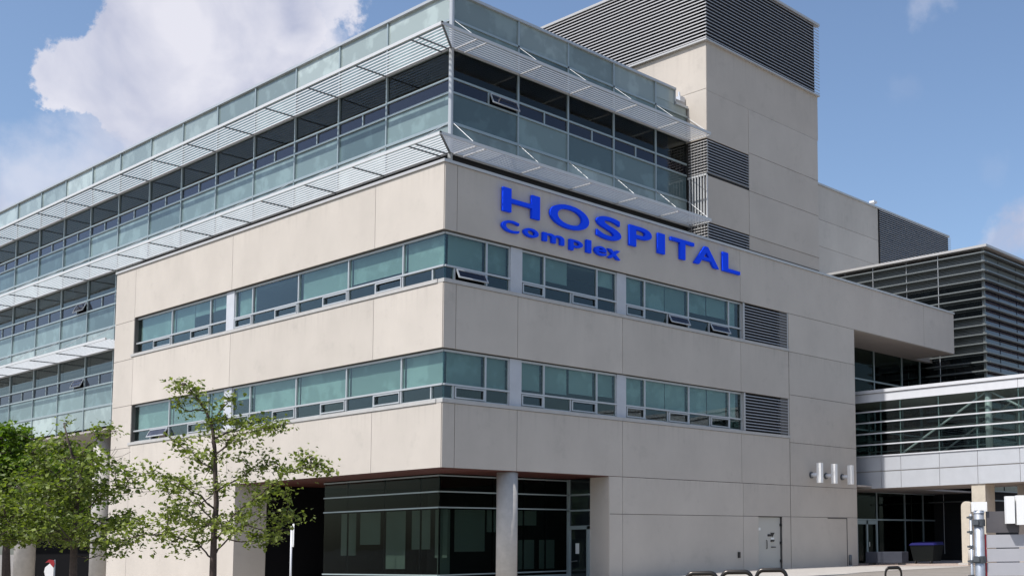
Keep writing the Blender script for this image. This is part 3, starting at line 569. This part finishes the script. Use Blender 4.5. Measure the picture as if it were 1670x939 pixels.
letters(sg, [('H', 2.30, 3.93, 12.78, 13.62), ('O', 4.42, 6.29, 12.76, 13.64), ('S', 6.68, 7.95, 12.76, 13.64), ('P', 8.40, 9.62, 12.78, 13.60), ('I', 9.98, 10.37, 12.78, 13.60), ('T', 10.73, 12.12, 12.78, 13.60), ('A', 12.12, 13.67, 12.78, 13.60), ('L', 13.94, 15.07, 12.78, 13.60)], 0, 0)
sg = thing('building_sign', (0, 2.3, 12.08), 'smaller blue word Complex fixed below the word HOSPITAL', 'sign', 'blue letter signs on the facade')
letters(sg, [('C', 2.27, 3.01, 12.07, 12.49), ('o', 3.22, 3.88, 12.08, 12.40), ('m', 4.09, 5.08, 12.08, 12.40), ('p', 5.35, 5.98, 12.00, 12.40), ('l', 6.17, 6.40, 12.06, 12.54), ('e', 6.59, 7.18, 12.07, 12.42), ('x', 7.25, 7.90, 12.07, 12.42)], 0, 0)

# ------------------------------------------------------------------ wall lamps
for i, y in enumerate((20.25, 21.4, 22.75)):
    t = thing('wall_lamp', (0, y, 4.3), ['white upright tube wall lamp, farthest from the entrance recess', 'white upright tube wall lamp, middle one of the three', 'white upright tube wall lamp nearest the skywalk'][i], 'wall lamp', 'white wall lamps on the blank wall')
    MB().box((.38, y-.10, 3.9), (.62, y+.10, 4.82)).build('shade', 'white_box', t, bevel=.008)
    MB().tube([(0, y-.02, 4.28), (.4, y-.02, 4.28)], .09, 14).build('arm', 'white', t, smooth=True)
    MB().tube([(.001, y-.02, 4.28), (.06, y-.02, 4.28)], .15, 16).build('mounting_plate', 'frame_dark', t)

# ------------------------------------------------------------------ skywalk
SK = thing('skywalk', (2, 25.4, 0), 'glazed elevated walkway with pale metal fascia joining the hospital on the right', 'skywalk')
SF = Face('L', 25.4); SB = Face('L', 29.4); X0, X1 = -2.8, 22.0
mb = MB(); xj = [X0, .54, 1.69, 3.87, 5.93, 8.11, 10.3, 12.5, 14.7, 17, 19.3, X1]
for z0, z1 in ((3.79, 4.62), (4.66, 5.38)):
    for a, b in zip(xj[:-1], xj[1:]): SF.box(mb, a+.012, b-.012, z0+.01, z1, -.03, .0)
mb.build('lower_fascia', 'fascia', SK)
mb = MB()
for a, b in zip([X0, 8.11, 17], [8.11, 17, X1]): SF.box(mb, a+.01, b-.01, 8.15, 8.56, -.03, .0)
SF.box(mb, X0, X1, 8.59, 8.75, -.1, .06); mb.build('upper_fascia', 'white', SK)
mb = MB(); mb.box((X0, 25.44, 3.8), (X1, 29.36, 5.36)); mb.box((X0, 25.44, 8.2), (X1, 29.36, 8.70)); mb.build('deck', 'soffit_grey', SK)
mb = MB()
for F in (SF, SB):
    for z in (5.42, 5.99, 6.55, 7.11, 7.66): F.box(mb, X0, X1, z-.03, z+.03, -.03 if F is SF else -.05, .05 if F is SF else .02)
mb.build('rail', 'white', SK)
mb = MB()
for F in (SF, SB):
    for u in xj[:-1]: F.box(mb, u-.03, u+.03, 5.45, 8.15, -.06, -.031)
w = mb.build('window', 'frame_teal', SK)
mb = MB(); SF.box(mb, X0, X1, 5.4, 8.16, -.02, -.012); SB.box(mb, X0, X1, 5.4, 8.16, -.02, -.012); mb.build('pane', 'bridge_glass', w)
mb = MB()
for x in (6.4, 14.5): mb.tube([(x, 25.75, 5.36), (x, 25.75, 8.2)], .17, 16); mb.tube([(x, 29.0, 5.36), (x, 29.0, 8.2)], .17, 16)
mb.build('post', 'white', SK, smooth=True)
mb = MB()
for y in (25.75, 29.0):
    mb.tube([(1.4, y, 5.4), (6.3, y, 8.15)], .05, 8); mb.tube([(6.5, y, 8.15), (10.6, y, 5.9), (11.3, y, 5.4)], .05, 8)
mb.build('brace', 'white', SK)
for x in (5.9, 14.0):
    MB().box((x-.36, 25.46, 0), (x+.36, 26.4, 3.79)).build('pier', 'stone', SK)
MB().box((6.9, 27.5, 0), (12.5, 29.0, 3.79)).build('rear_wall', 'soffit_grey', SK)
MB().box((7.2, 26.6, 3.0), (9.5, 26.9, 3.2)).build('light_fitting', 'frame_dark', SK)

# ------------------------------------------------------------------ dark louvred building
DB = thing('louvered_building', (0, 36, 0), 'dark grey building wrapped in horizontal metal fins behind the skywalk', 'building')
DX = .96; DLf = Face('L', 36.0); DRf = Face('R', DX); Zt = 17.95
MB().box((-14, 36.3, 0), (DX-.3, 66, Zt-.1)).build('core', 'core', DB)
mb = MB(); mb.box((-14, 35.55, Zt), (DX+.45, 66, Zt+.14)); mb.build('roof', 'coping', DB)
pitch = .53; fins = [Zt-.25-pitch*i for i in range(28) if Zt-.25-pitch*i > .5]
mb = MB(); mb2 = MB()
for z in fins:
    DLf.box(mb, -14, DX+.25, z-.035, z+.035, 0, .3); DRf.box(mb2, 36.0, 66, z-.035, z+.035, 0, .28)
mb.build('fin', 'fin', DB); mb2.build('fin', 'fin', DB)
for k in range(26):
    za, zb = fins[k+1]+.04, fins[k]-.04
    kind = 'rib' if k % 7 in (0, 1, 2, 3) and k not in (3,) else 'win'
    if kind == 'rib':
        mb = MB()
        for q in range(5): z = za+(zb-za)*(q+.5)/5; DLf.box(mb, -14, DX-.1, z-.03, z+.03, -.1, -.02)
        DLf.box(mb, -14, DX-.1, za, zb, -.14, -.12); mb.build('rib_panel', 'rib', DB)
    else:
        mb = MB(); DLf.box(mb, -14, DX-.1, za, zb, -.12, -.1); mb.build('window_band', 'darkglass', DB)
    mb = MB(); DRf.box(mb, 36.1, 66, za, zb, -.12, -.1)
    for q in range(12): DRf.box(mb, 38+q*2.3, 38.05+q*2.3, za, zb, -.1, -.07)
    mb.build('window_band', 'rib' if k < 3 else 'violet', DB)
mb = MB(); mb.box((DX-.12, 35.95, .2), (DX+.02, 36.1, Zt)); mb.build('corner_post', 'fin', DB)
mb = MB()
for x in (-1.9, -6.5, -11): mb.tube([(x+.0, 35.72, .4), (x, 35.72, Zt)], .018, 6)
for x in (-4.2, -8.7): mb.tube([(x+.0, 35.9, .4), (x, 35.9, Zt)], .018, 6)
mb.build('hanger_rod', 'rod', DB)

# ------------------------------------------------------------------ plaza objects
def pylon():
    t = thing('stone_pylon', (5.59, 24.9, 0), 'tall rounded stone pylon standing in front of the skywalk pier', 'pylon')
    poly = [(-.25, 0), (.25, 0)] + [(.25*math.cos(a), 2.72+.25*math.sin(a)) for a in [math.pi*i/14 for i in range(15)]]
    MB().prism(poly, lambda u, v, d: Vector((5.59+u, 24.9+d, v)), -.16, .16).build('slab', 'stone', t, bevel=.02)
    MB().box((5.19, 24.65, 0), (6.19, 25.15, .12)).build('plinth', 'concrete', t)
pylon()
t = thing('litter_post', (6.29, 23.9, 0), 'short grey concrete litter post beside the stone pylon', 'litter bin')
MB().tube([(6.29, 23.9, .0), (6.29, 23.9, .68), (6.29, 23.9, .74)], [.15, .15, .11], 16).build('body', 'concrete', t, smooth=True)
MB().tube([(6.29, 23.9, .741), (6.29, 23.9, .78)], .12, 16).build('lid', 'frame_dark', t)
t = thing('concrete_bench', (1.5, 25.0, 0), 'dark grey solid bench block in front of the lobby glass', 'bench')
MB().box((.1, 24.5, .12), (2.2, 25.1, .66)).build('seat_block', 'bench', t, bevel=.02)
MB().box((.2, 24.6, 0), (.4, 25.0, .12)).build('foot', 'frame_dark', t); MB().box((1.9, 24.6, 0), (2.1, 25.0, .12)).build('foot', 'frame_dark', t)
t = thing('wheeled_bin', (1.6, 27.5, 0), 'large dark rubbish container with a blue lid under the skywalk', 'rubbish container')
bx, by = 1.75, 27.6
mb = MB(); mb.hexa([(bx-.55, by-.4, .15), (bx+.55, by-.4, .15), (bx+.55, by+.4, .15), (bx-.55, by+.4, .15), (bx-.7, by-.5, .95), (bx+.7, by-.5, .95), (bx+.7, by+.5, .95), (bx-.7, by+.5, .95)]); mb.build('tub', 'bin', t)
mb = MB(); mb.hexa([(bx-.73, by-.53, .95), (bx+.73, by-.53, .95), (bx+.73, by+.53, .95), (bx-.73, by+.53, .95), (bx-.65, by-.45, 1.06), (bx+.65, by-.45, 1.06), (bx+.65, by+.45, 1.12), (bx-.65, by+.45, 1.12)]); mb.build('lid', 'bin_lid', t)
for dx in (-.45, .45): MB().tube([(bx+dx-.03, by-.35, .09), (bx+dx+.03, by-.35, .09)], .09, 12).build('wheel', 'rubber', t)
t = thing('bollard', (6.0, 14.4, 0), 'short dark pipe bollard at the wall corner beside the entrance', 'bollard')
t.location = (0.5, 22.6, 0); t.matrix_world = Matrix.Translation((.5, 22.6, 0))
MB().tube([(.5, 22.6, 0), (.5, 22.6, .52), (.5, 22.6, .56)], [.085, .085, .04], 14).build('pipe', 'frame_dark', t, smooth=True); MB().tube([(.5, 22.6, 0), (.5, 22.6, .04)], .14, 14).build('flange', 'steel', t)
# bike racks
def rack_mesh(w, h, r=.045):
    pts = [(-w/2, 0, 0), (-w/2, 0, h-.16)] + [(-w/2+.16-.16*math.cos(a), 0, h-.16+.16*math.sin(a)) for a in [math.pi/2*i/5 for i in range(1, 6)]]
    pts += [(w/2-.16+.16*math.sin(a), 0, h-.16+.16*math.cos(a)) for a in [math.pi/2*i/5 for i in range(0, 6)]] + [(w/2, 0, 0)]
    return MB().tube(pts, r, 10)
rk = rack_mesh(.72, .84).build('hoop', 'rack', None, smooth=True); fl = MB().tube([(-.36, 0, 0), (-.36, 0, .02)], .1, 12).tube([(.36, 0, 0), (.36, 0, .02)], .1, 12).build('flange', 'steel', None)
ang = math.atan2(RT.y, RT.x)
spots = [(14.18, -3.15, .555, 'steel bike hoop at the bottom edge, leftmost of the row of three'), (14.42, -2.21, .56, 'steel bike hoop in the middle of the row of three'), (14.56, -1.09, .575, 'steel bike hoop of the row of three nearest the steel door'), (15.47, 2.88, .52, 'lone bike hoop in front of the dark grey bench')]
for i, (x, y, zt, lab) in enumerate(spots):
    g = gz(x, y); r = thing('bike_rack', (x, y, g), lab, 'bike rack', 'bike hoops on the forecourt')
    for k, src in enumerate((rk, fl)):
        o = src if i == 0 else src.copy()
        if i: col.objects.link(o)
        o.parent = r
        if k == 0: o.scale = (1, 1, (zt-g)/.885)
    r.rotation_euler = (0, 0, ang+(.0 if i < 3 else .3))
    if i == 3: r.scale = (.62, .62, 1)

# gate / fence on the right
fx = Vector((23.545, -7.48, 0)); u = Vector((RT.x, RT.y, 0)).normalized(); n_ = Vector((u.y, -u.x, 0))
def fr_(a, d, z): return fx + u*a + n_*d + Vector((0, 0, z))
def fbox(mb, a0, a1, d0, d1, z0, z1): mb.hexa([fr_(a0, d0, z0), fr_(a1, d0, z0), fr_(a1, d1, z0), fr_(a0, d1, z0), fr_(a0, d0, z1), fr_(a1, d0, z1), fr_(a1, d1, z1), fr_(a0, d1, z1)])
FZ = -.6
t = thing('board_fence', fr_(.3, 0, FZ), 'grey horizontal board fence with a dark top panel at the right edge', 'fence')
mb = MB(); z = 1.24
k = 0
while z > FZ+.1: fbox(mb, .13, 1.6, -.02, .02, z-.19, z-.0); z -= .205; k += 1
mb.build('board', 'board', t)
mb = MB(); fbox(mb, .14, .62, -.03, .03, 1.27, 1.585); mb.build('top_panel', 'board_dark', t)
mb = MB(); fbox(mb, .105, .128, -.03, .03, FZ, 1.25); mb.build('edge_trim', 'red', t)
mb = MB(); fbox(mb, -.04, .13, .06, .09, 1.6, 1.72); fbox(mb, -.06, .17, -.1, -.06, 1.585, 1.73); mb.build('white_panel', 'white_box', t)
mb = MB(); fbox(mb, .405, .53, .06, .2, 1.40, 1.80); fbox(mb, .56, .9, .06, .2, 1.38, 1.81); mb.build('white_panel', 'white_box', t)
t = thing('gate_post', fr_(0, 0, FZ), 'thick galvanised gate post with hinge clamps beside the board fence', 'gate post')
MB().tube([fr_(.03, .02, FZ), fr_(.03, .02, 1.56)], .075, 18).build('pipe', 'steel', t, smooth=True)
MB().tube([fr_(.03, .02, 1.561), fr_(.03, .02, 1.60)], [.085, .07], 18).build('cap', 'steel', t)
for zz in (1.42, .88): MB().tube([fr_(.03, .02, zz-.05), fr_(.03, .02, zz+.05)], .09, 18).box(fr_(-.06, .06, zz-.03), fr_(.0, .14, zz+.03)).build('hinge_clamp', 'frame_dark', t)
t = thing('gate_pipe', fr_(-.09, 0, FZ), 'thin upright steel pipe with small ring clamps left of the gate post', 'pipe')
MB().tube([fr_(-.09, .02, FZ), fr_(-.09, .02, 1.55)], .022, 10).build('pipe', 'steel', t, smooth=True)
for q in range(8): zz = 1.50-.215*q; MB().tube([fr_(-.09, .02, zz-.02), fr_(-.09, .02, zz+.02)], .036, 10).box(fr_(-.15, .0, zz-.014), fr_(-.1, .03, zz+.014)).build('ring_clamp', 'frame_dark', t)

# sign seen edge-on in front of the dark recess
sx, sy = -3.67+.0, -3.0; g = gz(sx, sy)
t = thing('street_sign', (sx, sy, g), 'thin white sign on a pole seen edge on before the dark recess', 'sign')
MB().tube([(sx, sy, g), (sx, sy, 1.9)], .032, 10).build('pole', 'white', t, smooth=True)
dv = Vector((FW.x, FW.y, 0)).normalized(); sv = Vector((RT.x, RT.y, 0)).normalized(); a = R(3); dv = Vector((sx-CAM.x, sy-CAM.y, 0)).normalized(); sv = Vector((-dv.y, dv.x, 0)); pdir = (dv*math.cos(a)+sv*math.sin(a)); pn_ = Vector((pdir.y, -pdir.x, 0))
poly = [(-.3, 1.3), (-.24, 1.24), (.24, 1.24), (.3, 1.3), (.3, 1.92), (.24, 1.98), (-.24, 1.98), (-.3, 1.92)]
MB().prism(poly, lambda u_, v_, d_: Vector((sx, sy, v_)) + pdir*u_ + pn_*d_, .035, .06).build('plate', 'white_box', t)

# banner
bx, by = CAM.x, CAM.y
def at(px, py, D): d = vdir(px, py); return CAM + d*D
P = at(82, 910, 27); g = gz(P.x, P.y)
t = thing('banner_sign', (P.x, P.y, g), 'white banner with a red top standing behind the left tree', 'banner')
def bf(u_, v_, d_): return Vector((P.x, P.y, v_)) + RT.normalized()*u_ + Vector((FW.x, FW.y, 0)).normalized()*d_
MB().prism([(-.05, g+.1), (.09, g+.1), (.1, .8), (.02, .92), (-.1, .82), (-.12, .72), (-.06, .5), (-.1, .3), (-.03, .1)], bf, -.02, .02).build('cloth', 'cloth', t)
MB().prism([(-.1, .93), (-.02, 1.0), (.1, .98), (.12, .9), (.09, .82), (-.02, .94)], bf, -.022, .022).build('red_top', 'red', t)
MB().tube([bf(.11, g, 0), bf(.11, 1.0, 0)], .015, 8).build('pole', 'steel', t)
# parked car, only its roof end in frame
P = at(-40, 925, 27.0); g = gz(P.x, P.y); 
t = thing('parked_car', (P.x, P.y, g), 'silver parked car at the lower left edge under the trees', 'car')
cu_ = Vector((RT.x, RT.y, 0)).normalized(); cv_ = Vector((-cu_.y, cu_.x, 0))
def cf(u_, v_, d_): return Vector((P.x-1.1, P.y-.9, g+v_)) + cu_*u_ + cv_*d_
MB().prism([(-2.1, .3), (2.1, .3), (2.2, .6), (2.0, .85), (1.35, .95), (-1.3, .98), (-2.1, .9), (-2.2, .5)], cf, -.85, .85).build('body', 'car', t, bevel=.06)
MB().prism([(-1.5, .96), (1.35, .94), (.65, 1.38), (.3, 1.44), (-.7, 1.44), (-1.1, 1.36)], cf, -.72, .72).build('cabin', 'darkglass', t, bevel=.04)
MB().prism([(.55, 1.405), (.3, 1.47), (-.7, 1.47), (-1.0, 1.41)], cf, -.70, .70).build('roof', 'car', t, bevel=.02)
for uu in (-1.35, 1.35):
    for dd_ in (-.8, .8):
        w = MB().tube([cf(uu, .32, dd_-.1), cf(uu, .32, dd_+.1)], .32, 22).build('wheel', 'rubber', t); MB().tube([cf(uu, .32, dd_-.11), cf(uu, .32, dd_+.11)], .18, 16).build('rim', 'steel', w)

# ------------------------------------------------------------------ trees
def make_tree(label, base_px, D, trunk_px, limbs_px, clusters, leaf, mat, seed, spread, trunk_r, per_cluster, name='maple_tree', ground=None):
    rg = random.Random(seed); fwh = Vector((FW.x, FW.y, 0)).normalized()
    def W_(px, py, dep=0.0): return at(px, py, D) + fwh*dep
    pb = W_(*base_px); g = gz(pb.x, pb.y); base = Vector((pb.x, pb.y, g))
    t = thing(name, base, label, 'tree', 'street trees in front of the hospital')
    tr = MB(); tp = [base] + [W_(x, y, dz) for x, y, dz in trunk_px]; k = len(tp)
    tr.tube([base-Vector((0, 0, .1))]+tp[1:], [trunk_r*(1.25 if i == 0 else (1-.85*i/(k-1))) for i in range(k)], 10)
    segs = []
    def limb(p0, p1, r0, jit=.12, n=6, leafy=.35):
        pts = []; L_ = (p1-p0).length
        for i in range(n+1):
            f = i/n; p = p0.lerp(p1, f); p += Vector((rg.uniform(-1, 1), rg.uniform(-1, 1), rg.uniform(-1, 1)))*jit*L_*.35*math.sin(f*math.pi); p.z -= .06*L_*math.sin(f*math.pi)
            pts.append(p)
        tr.tube(pts, [max(.004, r0*(1-.85*i/n)) for i in range(n+1)], 6); segs.append((pts, leafy)); return pts
    ends = []
    for pl in limbs_px:
        pts = [W_(*q) for q in pl]; kk = len(pts)
        fine = []
        for a_, b_ in zip(pts[:-1], pts[1:]):
            for i in range(4): fine.append(a_.lerp(b_, i/4)+Vector((rg.gauss(0, 1), rg.gauss(0, 1), rg.gauss(0, 1)))*.015)
        fine.append(pts[-1]); n_f = len(fine)
        tr.tube(fine, [max(.006, trunk_r*.27*(1-.85*i/(n_f-1))) for i in range(n_f)], 7); segs.append((fine, .3)); ends.append(fine)
    allp = [p for s_ in ends for p in s_] + tp[1:]
    for (x, y, dep, rad, cnt) in clusters:
        c = W_(x, y, dep+rg.gauss(0, spread*.3)); 
        cand = [p for p in allp if p.z < c.z+.1] or allp
        p0 = min(cand, key=lambda p: (p-c).length); 
        if (p0-c).length > .05: limb(p0, c, .016)
        for _ in range(3):
            e = c+Vector((rg.gauss(0, 1), rg.gauss(0, 1), rg.gauss(0, .7)))*rad; limb(c, e, .007, n=3, leafy=0)
    tr.build('trunk', 'bark', t, smooth=True)
    lf = MB()
    def leafat(p):
        s_ = leaf*rg.choice((.45, .7, .9, 1.0, 1.2, 1.45))*rg.uniform(.85, 1.15); ax = Vector((rg.gauss(0, 1), rg.gauss(0, 1), rg.gauss(0, .6)-.25)).normalized()
        nn = Vector((rg.gauss(0, .7), rg.gauss(0, .7), 1)).normalized(); sd_ = ax.cross(nn)
        if sd_.length < .05: return
        sd_.normalize(); up_ = sd_.cross(ax)*.18*s_; n0 = len(lf.v); tip = p+ax*s_
        lf.v += [tuple(p), tuple(p+ax*s_*.35+sd_*s_*.42+up_), tuple(tip), tuple(p+ax*s_*.35-sd_*s_*.42+up_), tuple(p+ax*s_*.5)]
        lf.f += [(n0, n0+1, n0+4), (n0+1, n0+2, n0+4), (n0, n0+4, n0+3), (n0+3, n0+4, n0+2)]; lf.mi += [0]*4
    for (x, y, dep, rad, cnt) in clusters:
        c = W_(x, y, dep)
        subs = [c+Vector((rg.gauss(0, 1), rg.gauss(0, 1), rg.gauss(0, .55)))*rad*.75 for _ in range(max(3, int(cnt/14)))]
        for _ in range(int(cnt*per_cluster)):
            s_ = rg.choice(subs); leafat(s_+Vector((rg.gauss(0, 1), rg.gauss(0, 1), rg.gauss(0, .55)))*leaf*1.7)
    for pts, lo in segs:
        if lo <= 0: continue
        n = len(pts)
        for _ in range(int(9*per_cluster*(pts[0]-pts[-1]).length/.2)):
            f = rg.uniform(lo, 1)*(n-1); i = min(n-2, int(f)); p = pts[i].lerp(pts[i+1], f-i); leafat(p+Vector((rg.gauss(0, 1), rg.gauss(0, 1), rg.gauss(0, 1)))*.06)
    lf.build('crown', mat, t); return t
rg = random.Random(7)
A_trunk = [(348, 905, 0), (349, 870, 0), (352, 820, .02), (351, 770, 0), (350, 730, 0), (346, 695, 0), (335, 668, 0), (318, 645, 0), (302, 625, 0)]
A_limbs = [[(348, 912, 0), (325, 885, -.1), (280, 868, -.2), (236, 872, -.2)], [(349, 905, 0), (375, 868, .1), (415, 845, .2), (462, 838, .3)], [(350, 880, 0), (400, 830, -.2), (438, 805, -.3), (480, 772, -.35), (520, 757, -.4), (548, 764, -.4)],
           [(351, 850, 0), (300, 815, .3), (255, 795, .4)], [(352, 830, 0), (320, 790, -.5), (290, 770, -.8)], [(352, 800, 0), (395, 765, .4), (432, 752, .5)], [(351, 770, 0), (305, 735, .1), (272, 712, .1)], [(350, 745, 0), (395, 712, -.3), (440, 702, -.3), (476, 692, -.3)],
           [(348, 715, 0), (385, 690, .3), (425, 676, .3)], [(344, 690, 0), (368, 660, 0), (384, 640, 0)], [(349, 860, 0), (380, 850, -.6), (420, 870, -.9)], [(349, 860, 0), (310, 850, .6), (262, 846, .9)], [(336, 668, 0), (300, 668, 0), (286, 655, 0)]]
A_cl = [(302, 628, 0, .12, 55), (318, 640, 0, .12, 50), (285, 622, 0, .07, 14), (330, 655, 0, .12, 26), (300, 650, 0, .08, 12),
        (375, 650, 0, .1, 14), (345, 690, 0, .16, 50), (365, 680, .1, .16, 46), (388, 690, .2, .16, 36), (425, 690, .3, .14, 36), (455, 700, -.2, .12, 30), (475, 692, -.3, .09, 22), (430, 705, -.2, .13, 32),
        (345, 715, 0, .18, 56), (370, 720, -.2, .18, 46), (400, 715, .2, .14, 30), (415, 745, .3, .15, 44), (440, 760, .5, .10, 26), (350, 745, 0, .2, 50), (330, 765, .2, .18, 34), (385, 745, .1, .16, 30), (275, 715, .1, .10, 12), (298, 738, .1, .12, 18), (318, 745, 0, .12, 16),
        (255, 785, .4, .15, 50), (280, 775, -.6, .15, 40), (245, 800, .4, .1, 20), (305, 790, -.2, .2, 50), (335, 800, .3, .2, 40), (370, 790, -.3, .18, 38), (405, 800, .2, .2, 46), (435, 812, -.2, .18, 50), (460, 800, .2, .14, 30), (395, 770, .3, .14, 26),
        (270, 835, .5, .2, 60), (300, 830, -.3, .2, 56), (240, 850, -.2, .18, 50), (222, 868, -.2, .14, 40), (205, 880, -.2, .1, 26), (265, 865, .4, .18, 46), (300, 862, .2, .2, 50), (330, 840, -.4, .2, 46), (325, 880, .1, .14, 22), (285, 885, -.1, .12, 22), (305, 898, -.1, .09, 14),
        (380, 835, .3, .2, 50), (415, 840, -.5, .2, 54), (450, 835, .2, .18, 52), (472, 845, .3, .1, 24), (390, 865, -.4, .18, 44), (425, 870, .2, .16, 40), (360, 855, .2, .16, 30), (440, 880, .1, .12, 18), (452, 862, .2, .1, 14),
        (465, 790, -.35, .08, 12), (490, 768, -.35, .10, 24), (505, 752, -.35, .11, 32), (525, 765, -.4, .13, 40), (545, 770, -.4, .09, 26), (520, 745, -.4, .08, 16)]
make_tree('slender young maple with airy crown in front of the pale precast wall', (348, 950), 22, A_trunk, A_limbs, A_cl, .075, 'leaf_a', 11, .5, .068, 1.75)
B_trunk = [(120, 905, 0), (121, 870, 0), (124, 830, 0), (128, 800, 0), (122, 760, 0), (112, 720, 0), (104, 690, 0)]
B_limbs = [[(121, 880, 0), (150, 850, .2), (185, 838, .3), (208, 830, .3)], [(121, 880, 0), (80, 850, -.2), (40, 840, -.3), (5, 835, -.3)], [(124, 840, 0), (165, 800, .2), (200, 785, .2)], [(124, 840, 0), (85, 805, .3), (45, 790, .4), (10, 770, .4)],
           [(127, 805, 0), (150, 765, -.3), (180, 745, -.4)], [(126, 800, 0), (95, 765, -.4), (65, 735, -.5)], [(120, 750, 0), (145, 715, .2), (168, 700, .2)], [(121, 890, 0), (145, 880, -.7), (175, 885, -.9)], [(121, 890, 0), (90, 880, .7), (60, 875, .9)]]
B_cl = []
for _ in range(128):
    while True:
        x = rg.uniform(-45, 203); y = rg.uniform(695, 888)
        top = 700+abs(x-95)*.62 + (40 if x < 60 else 0); bot = 884 - max(0, (x-150))*.25
        if top < y < bot and (y > 750 or rg.random() < .55): break
    dens = 1.0 if y > 790 else .6
    B_cl.append((x, y, rg.gauss(0, .55), .19, int(rg.uniform(34, 62)*dens)))
B_cl += [(180, 700, .2, .08, 20), (165, 690, .2, .1, 26), (150, 705, .2, .1, 22), (105, 688, 0, .08, 12), (208, 780, .2, .12, 44), (212, 795, .2, .1, 30), (195, 900, .3, .06, 12), (178, 893, .2, .08, 16)]
make_tree('bushy broad maple in front of the round columns left of the precast wall', (120, 960), 25, B_trunk, B_limbs, B_cl, .085, 'leaf_b', 12, .6, .08, 1.12)
C_trunk = [(10, 900, 0), (12, 860, 0), (14, 800, 0), (8, 740, 0), (0, 700, 0)]
C_limbs = [[(12, 860, 0), (40, 800, .3), (60, 760, .4)], [(12, 850, 0), (-20, 800, .3), (-50, 760, .3)], [(14, 800, 0), (30, 750, -.3), (25, 705, -.3)]]
C_cl = []
for _ in range(110):
    while True:
        x = rg.uniform(-80, 98); y = rg.uniform(696, 860)
        if y > 696+max(0, (x-20))*.75+max(0, 20-x)*.08: break
    C_cl.append((x, y, rg.gauss(0, .9), .3, int(rg.uniform(40, 80))))
C_cl += [(15, 703, 0, .2, 70), (32, 708, 0, .18, 60), (38, 715, 0, .15, 40), (-5, 705, 0, .2, 60), (50, 745, 0, .2, 70), (70, 760, 0, .2, 60)]
make_tree('dense bright green tree at the far left edge behind the bushy maple', (12, 960), 34, C_trunk, C_limbs, C_cl, .13, 'leaf_c', 13, 1.0, .12, 1.7, name='leafy_tree')

def far_trees():  # unseen trees added to darken what the lower glass reflects
    rg = random.Random(5); mb = MB(); lay = [(x, -78+rg.uniform(-4, 4)) for x in range(-90, 130, 7)] + [(98+rg.uniform(-4, 4), y) for y in range(-70, 110, 7)]
    for (x, y) in lay:
        r = rg.uniform(3.2, 5.5); h = rg.uniform(5, 8.5)
        mb.tube([(x, y, -.8), (x, y, h)], [.3, .15], 6)
        for _ in range(150):
            a = rg.uniform(0, 6.283); b = rg.uniform(-1, 1); q = math.sqrt(1-b*b); c = Vector((x+r*q*math.cos(a), y+r*q*math.sin(a), h+r*.8*b)); e1 = Vector((rg.gauss(0, 1), rg.gauss(0, 1), rg.gauss(0, 1))).normalized(); e2 = e1.orthogonal().normalized()
            w = rg.uniform(.6, 1.1); mb.quad(c-e1*w, c-e2*w, c+e1*w, c+e2*w)
    o = mb.build('tree_line', 'leaf_c', None); tag(o, 'row of trees added out of view across the road, seen only as reflections in the glass', 'trees', kind='stuff')
far_trees()
